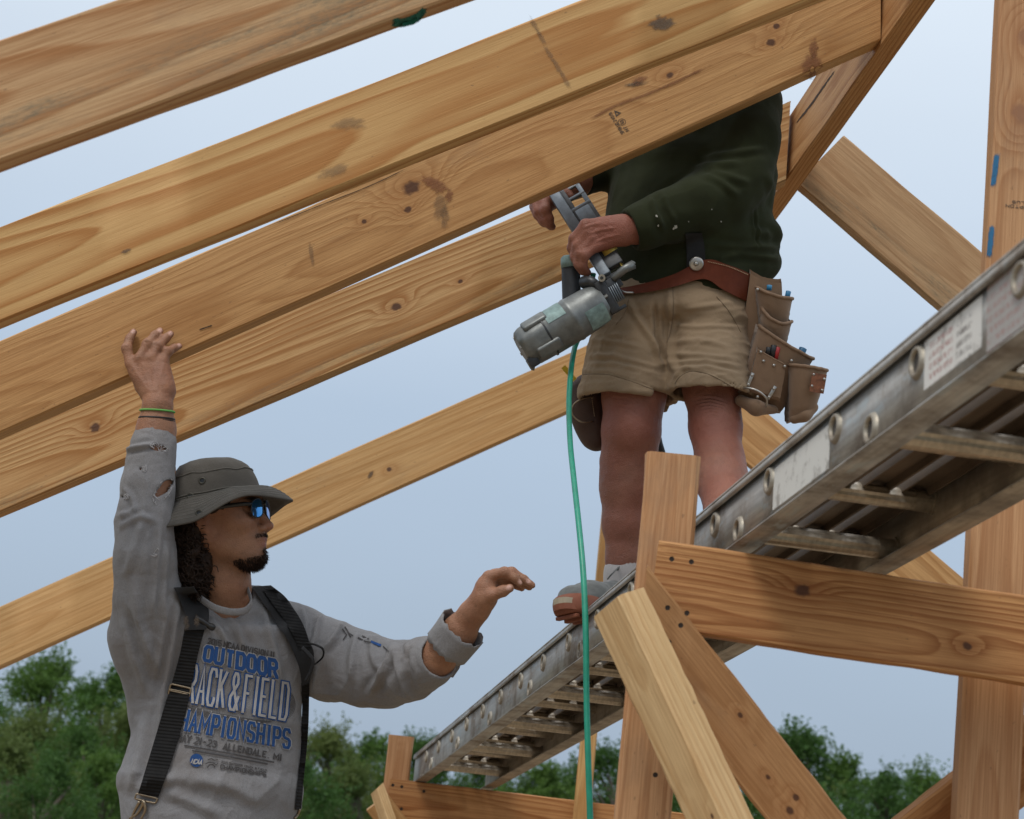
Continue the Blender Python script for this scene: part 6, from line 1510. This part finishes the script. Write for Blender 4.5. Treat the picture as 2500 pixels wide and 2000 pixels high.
# magazine: long channel with windows
m0, m1 = h5c(350, 190, 4.47), h5c(800, 900, 4.31); md = m1 - m0; Lm = np.linalg.norm(md); md /= Lm
mu = np.cross(md, [0, 0, 1]); mu /= np.linalg.norm(mu); mu = mu if mu[0] > 0 else -mu; mn = np.cross(md, mu); mn = mn if mn[2] < 0 else -mn
AX = np.stack([md, mu, mn]); mp_ = lambda s, a, b: m0 + md * s + mu * a + mn * b
mb = MB(); mb.box(mp_(Lm / 2, .010, 0), AX, (Lm / 2, .0125, .012)); mag = mb.build('magazine', M_mgz, ng, cspace=True, bevel=.003)
MB().box(mp_(Lm / 2 - .01, .028, -.004), AX, (Lm / 2 - .02, .0065, .006)).build('magazine_rail', M_dk, mag, cspace=True, bevel=.002)
mb = MB()                                                       # skeleton plate with two windows
for s0_, s1_, w0, w1 in ((.0, .012, .022, .075), (.034, .042, .022, .075), (.066, .076, .022, .075), (.0, .17, .064, .075), (.0, .17, .022, .032), (.076, .17, .03, .066)):
    mb.box(mp_((s0_ + s1_) / 2 + .005, (w0 + w1) / 2 - .002, -.002), AX, ((s1_ - s0_) / 2, (w1 - w0) / 2, .0035 + (s0_ * .01)))
mb.build('magazine_plate', M_mgz, mag, cspace=True, bevel=.0012)
MB().box(mp_(Lm * .80, .034, -.001), AX, (.045, .026, .008)).build('feed_body', M_dk, mag, cspace=True, bevel=.004)
MB().box(mp_(Lm * .52, -.006, .002), AX, (.006, .006, .016)).build('feed_latch', M_dk, mag, cspace=True, bevel=.002)
for k in range(9):
    s = Lm * (.735 + k * .0125); MB().tube([mp_(s, .030, .0085), mp_(s - .002, .064, .0085)], .0017, 6).build('nail', M_brass, mag, cspace=True, smooth=True)
for k in range(6): MB().tube([h5c(935 + k * 6, 760 + k * 11, 4.315), h5c(958 + k * 5, 750 + k * 11, 4.32)], .0015, 6).build('nail', M_brass, mag, cspace=True, smooth=True)
# nose and contact foot
MB().tube([h5c(880, 905, 4.30), h5c(980, 820, 4.30), h5c(1062, 778, 4.30)], [.0085, .0095, .0105], 14).build('contact_foot', M_mag, ng, cspace=True, smooth=True)
for dx, dy in ((18, -14), (20, 16), (6, -22)): MB().tube([h5c(1048, 784, 4.296), h5c(1052 + dx, 776 + dy, 4.292)], .0028, 6).build('foot_tooth', M_mag, ng, cspace=True, smooth=True)
NX = np.stack([ax, ux, vx])
MB().box(gp(.214, .004, 0), NX, (.012, .040, .034)).build('nose_plate', M_dk, ng, cspace=True, bevel=.003)
MB().box(gp(.232, .010, .004), NX, (.014, .027, .024)).build('nose', M_dk, ng, cspace=True, bevel=.003)
MB().box(gp(.248, .026, .004), NX, (.014, .018, .016)).build('nose_block', M_dk, ng, cspace=True, bevel=.0025)
MB().box(gp(.222, -.034, .012), NX, (.020, .004, .012)).build('trigger_arm', M_dk, ng, cspace=True, bevel=.0015)
MB().tube([h5c(640, 930, 4.33), h5c(700, 925, 4.31), h5c(760, 960, 4.30)], [.015, .013, .010], 12).build('air_passage', M_dk, ng, cspace=True, smooth=True)
for k_ in range(5): MB().tube([gp(.224 + k_ * .005, -.02, .034), gp(.2265 + k_ * .005, .02, .034)], .0017, 6).build('spring_coil', M_mgz, ng, cspace=True, smooth=True)
for a_ in (.2, 1.4, 2.9, 4.5):
    c_ = gp(.2085, math.cos(a_) * R0 * .72, math.sin(a_) * R0 * .72); MB().tube([c_ - ax * .002, c_ + ax * .006], .0042, 6).build('screw', M_steel, ng, cspace=True)
    c_ = gp(-.010, math.cos(a_) * R0 * .62, math.sin(a_) * R0 * .62); MB().tube([c_ + ax * .004, c_ - ax * .004], .004, 6).build('screw', M_steel, cap, cspace=True)
MB().tube([h5c(790, 893, 4.292), h5c(790, 893, 4.272)], .0085, 14).build('bolt', M_steel, ng, cspace=True, smooth=False)
MB().tube([h5c(790, 893, 4.273), h5c(790, 893, 4.270)], .0042, 6).build('bolt_socket', M_dk, ng, cspace=True)

# ------------------------------------------------------------------ air hose
hz = [(1449, 668, 4.36), (1444, 690, 4.37), (1430, 760, 4.42), (1415, 818, 4.40), (1403, 850, 4.37), (1394, 905, 4.30), (1389, 985, 4.22), (1392, 1080, 4.12), (1401, 1170, 4.02), (1413, 1280, 3.92), (1424, 1400, 3.84), (1430, 1540, 3.78), (1432, 1700, 3.74), (1436, 1850, 3.70), (1441, 2010, 3.67), (1445, 2200, 3.62)]
hpts = [W(C(*q)) for q in hz]; last = hpts[-1]; hpts += [np.array([last[0] + .02, last[1] - .02, last[2] * .5]), np.array([last[0] + .05, last[1] - .1, .03]), np.array([last[0] + .4, last[1] - .5, .012]), np.array([last[0] + 1.3, last[1] - .6, .012])]
hose = mk('air_hose', *tube(catmull(hpts, 150), .0062, 12), plain('green_rubber_hose', (0.015, 0.26, 0.165), .38, 0, .15, 50, .0006, .3)); tag(hose, 'green air hose hanging from the nail gun down past the ladder', 'hose')

# ------------------------------------------------------------------ ink stamps and paint marks on the lumber
def bvh_plank(o):
    M = np.array(o.matrix_world) if o.parent is None else np.array(o.parent.matrix_world @ o.matrix_local)
    co = np.array([list(q.co) for q in o.data.vertices]); co = co @ M[:3, :3].T + M[:3, 3]
    return BVHTree.FromPolygons([tuple(q) for q in co], [list(p.vertices) for p in o.data.polygons])
bpy.context.view_layer.update()
I_st = plain('faded_black_ink', (0.09, 0.065, 0.045), .8, var=.5, scale=150)
def on_plank(pr, name, mat, plank_o):
    o = pr.build(name, mat, None); M = plank_o.matrix_world.inverted(); o.data.transform(M); o.parent = plank_o; return o
def q1(x, y): return (1400 + x / 3.45, 200 + y / 3.45)
def Q1(*c): return [q1(*p) for p in c]
bv3 = bvh_plank(RF3)
# letters run down the face and read upside down
s3 = Print(bv3); s3.text('SPIB NO.2 KD19', Q1((405, 440), (298, 268), (318, 256), (428, 428)), 1.5, .001, False); on_plank(s3, 'grade_stamp', I_st, RF3)
s3 = Print(bv3); s3.text('HT', Q1((440, 420), (420, 382), (446, 372), (470, 408)), 1.5, .001, False); on_plank(s3, 'grade_stamp', I_st, RF3)
s3 = Print(bv3); s3.text('63', Q1((402, 354), (394, 330), (416, 322), (424, 346)), 1.5, .001, False); on_plank(s3, 'grade_stamp', I_st, RF3)
s3 = Print(bv3); s3.line([q1(408 + 31 * math.cos(a), 338 + 27 * math.sin(a)) for a in np.linspace(0, 2 * np.pi, 22)], 1.2, .001); on_plank(s3, 'grade_stamp', I_st, RF3)
s3 = Print(bv3); s3.line(Q1((350, 248), (392, 262), (362, 286), (350, 248)), 3, .001); on_plank(s3, 'grade_stamp', I_st, RF3)

def smear_mat(name, col, strength):
    g = NT(name); o = g.coord('Object'); n = g.noise(g.map(o, (35, 110, 110)), 1.0, 6, .75); a_ = g.attr('cover')
    tr_ = g.n('ShaderNodeBsdfTransparent'); ms = g.n('ShaderNodeMixShader'); g.done(g.mix(n, tuple(q * .6 for q in col), tuple(q * 1.4 for q in col)), .85)
    k = g.rng(g.add(g.mul(a_, .62), g.mul(g.sub(n, .5), 1.7)), .10, .62, 0, strength, True)
    g.put(ms.inputs[0], k); g.t.links.new(tr_.outputs[0], ms.inputs[1]); g.t.links.new(g.b.outputs[0], ms.inputs[2]); g.t.links.new(ms.outputs[0], g.out.inputs['Surface']); return g.m
def mark(name, plank_o, mat, rows):
    """soft-edged mark: rows of (x, y, cover) on a board"""
    bv_ = bvh_plank(plank_o); n, m = len(rows), len(rows[0]); V = []; Cv = []; zl2 = None
    for r in rows:
        for x, y, c in r:
            z = hit_z(bv_, x, y); zl2 = z if z else zl2; V.append(C(x, y, (zl2 or 4) - .0018)); Cv.append(c)
    o = mk(name, np.array(V), [(i * m + j, i * m + j + 1, (i + 1) * m + j + 1, (i + 1) * m + j) for i in range(n - 1) for j in range(m - 1)], mat, None, cspace=True, smooth=False, attrs={'cover': Cv})
    o.data.transform(plank_o.matrix_world.inverted()); o.parent = plank_o; return o
def blot(plank_o, mat, cx, cy, rx, ry, ang=0.0, name='dirt_mark'):
    ts = np.linspace(0, 2 * np.pi, 25); k = rng.uniform(.75, 1.15, 25); k[-1] = k[0]; rows = []
    for q, c in ((.02, 1), (.55, 1.0), (1.0, .55), (1.35, 0)):
        rows.append([(cx + rx * q * kk * math.cos(t) * math.cos(ang) - ry * q * kk * math.sin(t) * math.sin(ang), cy + rx * q * kk * math.cos(t) * math.sin(ang) + ry * q * kk * math.sin(t) * math.cos(ang), c) for t, kk in zip(ts, k)])
    mark(name, plank_o, mat, rows)
def streak(plank_o, mat, pts, wd, name):
    c = catmull(pts, 26); t = np.gradient(c, axis=0); t /= np.linalg.norm(t, axis=1)[:, None]; nn = np.stack([-t[:, 1], t[:, 0]], 1); f_ = np.clip(np.minimum(np.arange(26), 25 - np.arange(26)) / 3, 0, 1)
    mark(name, plank_o, mat, [[(*(c[i] + nn[i] * wd * q), cc * f_[i]) for q, cc in ((-.75, 0), (-.35, 1), (.35, 1), (.75, 0))] for i in range(26)])
I_sm = smear_mat('dirt_smear', (0.10, 0.075, 0.055), .65); I_s2 = smear_mat('faint_smear', (0.20, 0.13, 0.075), .38); I_gp = smear_mat('green_marking_paint', (0.008, 0.13, 0.09), 1.0); I_bp = smear_mat('blue_marking_paint', (0.02, 0.14, 0.28), .9); I_rs = smear_mat('resin_streak', (0.19, 0.07, 0.025), .6); I_kn = smear_mat('knot_stain', (0.22, 0.085, 0.04), .55); I_cr = smear_mat('crack_shadow', (0.04, 0.022, 0.012), 1.0)
blot(RF2, I_sm, 1615, 57, 27, 17, -.2)
for x, y in ((1306, 62), (1322, 92), (1340, 130), (1362, 165), (1380, 195)): blot(RF2, I_s2, x, y, 24, 6, 1.05)
blot(RF2, I_s2, 850, 303, 40, 15, -.1); blot(RF2, I_s2, 815, 418, 36, 12, -.3); blot(RF2, I_sm, 308, 612, 12, 4, -.4)
blot(RF3, I_sm, 1552, 205, 28, 6, -.15); blot(RF3, I_s2, 1075, 505, 16, 34); blot(RF3, I_s2, 760, 620, 6, 30, -.15)
blot(RF3, I_kn, 1062, 450, 38, 14, .45); blot(RF3, I_kn, 1096, 478, 9, 16); blot(RF3, I_s2, 1085, 530, 10, 28); blot(RF3, I_kn, 1560, 196, 22, 10, -.3)
streak(RF3, I_rs, [(1428, 298), (1500, 260), (1580, 230), (1660, 195), (1745, 154)], 6, 'resin_streak')
streak(RF3, I_cr, [(484, 806), (502, 800), (520, 794)], 3, 'crack'); streak(RF3, I_cr, [(630, 563), (760, 510), (900, 455), (1000, 408)], 1.6, 'crack')
blot(RF3, I_kn, 1982, 158, 24, 34, .15, 'knot_stain'); blot(RF3, I_kn, 1986, 118, 12, 22, .1, 'knot_stain')
streak(rid, I_cr, [(2040, 170), (2005, 220), (1975, 262), (1940, 305)], 4, 'crack')
for a in (0, 1, 2): streak(RF1, I_gp, [(952 + a * 3, 58 - a * 4), (985, 60 - a * 4), (1020, 46 - a * 4), (1040, 18)], 12, 'paint_mark')
for x, y in ((480, 1518), (455, 1522), (388, 1545), (374, 1548)): blot(RF5, I_sm, x, y, 7, 16)
blot(RF5, I_sm, 905, 1158, 11, 5, -1)
rpost = [o for o in tr.children if o.name.startswith('post')][1]
streak(rpost, I_bp, [(2434, 372), (2430, 415), (2423, 458)], 13, 'paint_mark'); streak(rpost, I_bp, [(2422, 548), (2418, 585), (2413, 634)], 13, 'paint_mark')
s2 = Print(bvh_plank(rpost)); s2.text('PLUS', [(2512, 500), (2472, 496), (2472, 490), (2512, 494)], 1.6, .001, False); on_plank(s2, 'grade_stamp', I_st, rpost)
s2 = Print(bvh_plank(rpost)); s2.text('MPTON', [(2512, 510), (2456, 505), (2456, 499), (2512, 503)], 1.6, .001, False); on_plank(s2, 'grade_stamp', I_st, rpost)
# ------------------------------------------------------------------ trees
def leaf_mat(name, c0, c1):
    g = NT(name); o = g.coord('Object')
    oi = g.n('ShaderNodeObjectInfo'); n = g.noise(o, 1.6, 4); f = g.noise(o, 14, 2)
    c = g.mix(g.rng(n, .35, .65), c0, c1); c = g.mix(g.rng(f, .3, .7, 0, .5), c, tuple(q * .55 for q in c0))
    c = g.mix(g.mul(oi.outputs['Random'], .4), c, (c1[0] * 1.1, c1[1] * .95, c1[2] * .8))
    g.done(c, .6, 0, None, **{'Specular IOR Level': .2}); tl = g.n('ShaderNodeBsdfTranslucent'); g.put(tl.inputs[0], g.mix(.3, c, (c1[0] * 1.3, c1[1] * 1.3, c1[2])))
    ms = g.n('ShaderNodeMixShader'); ms.inputs[0].default_value = .4; g.t.links.new(g.b.outputs[0], ms.inputs[1]); g.t.links.new(tl.outputs[0], ms.inputs[2]); g.t.links.new(ms.outputs[0], g.out.inputs['Surface']); return g.m
def bark_mat():
    g = NT('tree_bark'); o = g.coord('Object'); n = g.noise(g.map(o, (8, 8, 2)), 1.0, 5)
    return g.done(g.mix(n, (0.05, 0.04, 0.03), (0.16, 0.13, 0.10)), .9, 0, g.bump(n, .6, .02))
M_bark = bark_mat()
LEAF = [leaf_mat('leaf_green', (0.06, 0.135, 0.028), (0.10, 0.185, 0.04)), leaf_mat('leaf_deep', (0.045, 0.11, 0.028), (0.075, 0.15, 0.036)), leaf_mat('leaf_olive', (0.09, 0.135, 0.035), (0.14, 0.185, 0.055))]
def crown_mesh(seed, H, R, nclump, nleaf, low=.12, cedar=False, airy=0.0):
    """trunk/limb tubes and leaf-sized faces gathered in clumps round the limb ends"""
    rs = np.random.default_rng(seed); br = MB(); pts = []
    trunk = catmull([(0, 0, 0), (rs.normal(0, .12), rs.normal(0, .12), H * .35), (rs.normal(0, .3), rs.normal(0, .3), H * .7), (rs.normal(0, .3), rs.normal(0, .3), H * .93)], 12)
    br.tube(trunk, np.linspace(H * .028, H * .006, 12), 8)
    for i in range(nclump):
        u = rs.uniform(low, 1.0); 
        prof = (math.sin(min(1, (u - low) / (1 - low) * .92 + .12) * math.pi) ** .6) if not cedar else (1.12 - u) ** .75
        a = rs.uniform(0, 2 * np.pi); q = R * prof * math.sqrt(rs.uniform(.25, 1)) * rs.uniform(.75, 1.15)
        c = np.array([q * math.cos(a), q * math.sin(a), H * u + rs.normal(0, .1)])
        bi = int(max(0, min(11, (u * .8 - .08) * 12))); b0 = trunk[bi]
        if i % 2 == 0:
            m = (b0 + c) / 2 + np.array([0, 0, -.08 * q]) + rs.normal(0, .08, 3); br.tube(catmull([b0, m, c], 5), np.linspace(H * .009, H * .002, 5), 5)
        pts.append((c, rs.uniform(.35, .75) * R * .36, u))
    LV = []
    for c, cr, u in pts:
        k = int(nleaf * 1.9 * rs.uniform(.6, 1.3)); d = rs.normal(0, 1, (k, 3)); d /= np.linalg.norm(d, axis=1)[:, None]
        rr = cr * rs.uniform(.25, 1, (k, 1)) ** .6; p = c + d * rr * np.array([1.05, 1.05, .75]); 
        # twigs poking out give the ragged outline
        tw = rs.normal(0, 1, (6, 3)); tw[:, 2] = np.abs(tw[:, 2]) * 1.3; tw /= np.linalg.norm(tw, axis=1)[:, None]
        for t_ in tw:
            s = rs.uniform(.7, 1.5, (max(3, k // 22), 1)); p = np.vstack([p, c + t_ * s * cr + rs.normal(0, .05, (len(s), 3))])
        LV.append(p)
    p = np.vstack(LV); k = len(p); sz = rs.uniform(.03, .085, (k, 1)) * (H / 7)
    a = rs.normal(0, 1, (k, 3)); a /= np.linalg.norm(a, axis=1)[:, None]; b = np.cross(a, rs.normal(0, 1, (k, 3))); b /= np.linalg.norm(b, axis=1)[:, None]
    v = np.stack([p - a * sz, p + b * sz * .5, p + a * sz, p - b * sz * .5], 1).reshape(-1, 3)
    f = np.arange(4 * k).reshape(-1, 4)
    bv, bf = br.out(); return (bv, bf), (v, f)
def new_mesh(name, v, f, mat, smooth=False):
    o = mk(name, v, f, mat, smooth=smooth); me = o.data; bpy.data.objects.remove(o); return me
KIND = []
for i, (sd, H, R, nc, nl, low, ced, mi) in enumerate([(1, 8.6, 3.2, 95, 150, .18, False, 0), (2, 7.6, 3.4, 90, 150, .10, False, 1), (3, 7.2, 2.4, 85, 150, .05, True, 1), (4, 6.6, 3.0, 85, 150, .08, False, 2), (5, 9.2, 3.6, 90, 110, .3, False, 0)]):
    (bv, bf), (lv, lf) = crown_mesh(sd, H, R, nc, nl, low, ced)
    KIND.append((new_mesh('trunk', bv, bf, M_bark, True), new_mesh('crown', lv, lf, LEAF[mi]), H))
def tree(px, top_py, dist, kind, label, group='trees on the far side of the clearing'):
    tm, cm_, H = KIND[kind]
    base = P(px, 1900, dist); top = P(px, top_py + 28, dist); gx, gy = base[0], base[1]
    h = top[2] - GZ; s = h / H
    e_ = empty('tree', (gx, gy, GZ)); e_.rotation_euler[2] = random.uniform(0, 6.28); e_.scale = (s * random.uniform(.95, 1.15),) * 2 + (s,)
    tag(e_, label, 'tree', group)
    for n_, me in (('trunk', tm), ('crown', cm_)):
        o = bpy.data.objects.new(n_, me); COL.objects.link(o); o.parent = e_
    return e_
tree(95, 1588, 66, 4, 'tall airy broadleaf tree at the far left under the lowest rafter')
tree(262, 1612, 60, 0, 'full green tree rising just left of the grey shirt')
tree(-60, 1690, 54, 1, 'dark green tree cut by the left edge of the picture')
tree(60, 1740, 48, 3, 'low olive green tree in front of the tall airy tree')
tree(190, 1770, 46, 1, 'dark bushy tree low between the left edge and the grey shirt')
tree(330, 1700, 50, 3, 'olive tree partly hidden behind the left side of the grey shirt')
tree(640, 1775, 58, 2, 'cedar tree whose tip shows beside the black strap buckle')
tree(790, 1768, 62, 3, 'olive green tree with spiky top right of the grey shirt')
tree(905, 1782, 64, 0, 'green tree with pointed top left of the small trestle post')
tree(730, 1850, 46, 1, 'dark low tree at the bottom right of the grey shirt')
tree(865, 1860, 48, 3, 'low tree directly left of the small trestle')
tree(1020, 1790, 66, 2, 'cedar tree showing above the lower end of the ladder')
tree(1180, 1850, 60, 1, 'dark tree beneath the underside of the ladder')
tree(1330, 1850, 56, 0, 'green tree between ladder and far trestle crossbeam')
tree(1470, 1820, 58, 1, 'dark green tree between the hose and the light brace')
tree(1600, 1800, 60, 0, 'tree hidden behind the foreground trestle post')
tree(1755, 1850, 52, 1, 'dark tree glimpsed between the two foreground braces')
tree(1950, 1776, 62, 2, 'pointed cedar tree right of the foreground brace')
tree(1880, 1840, 60, 3, 'olive tree at the left shoulder of the pointed cedar')
tree(2060, 1830, 64, 0, 'broad green tree at the centre of the gap under the crossbeam')
tree(2170, 1880, 62, 1, 'dark green tree lower in the gap under the crossbeam')
tree(2250, 1872, 66, 4, 'airy tree with open top near the right trestle post')
tree(2380, 1960, 64, 1, 'dark tree behind the right trestle post')
tree(2010, 1930, 48, 1, 'low dark tree at the bottom edge right of the brace')

tree(20, 1800, 40, 3, 'low bushy tree in the bottom left corner')
tree(130, 1850, 38, 1, 'dark shrubby tree at the bottom edge left of the buckle clip')
tree(250, 1830, 42, 0, 'green shrubby tree touching the left hem of the grey shirt')
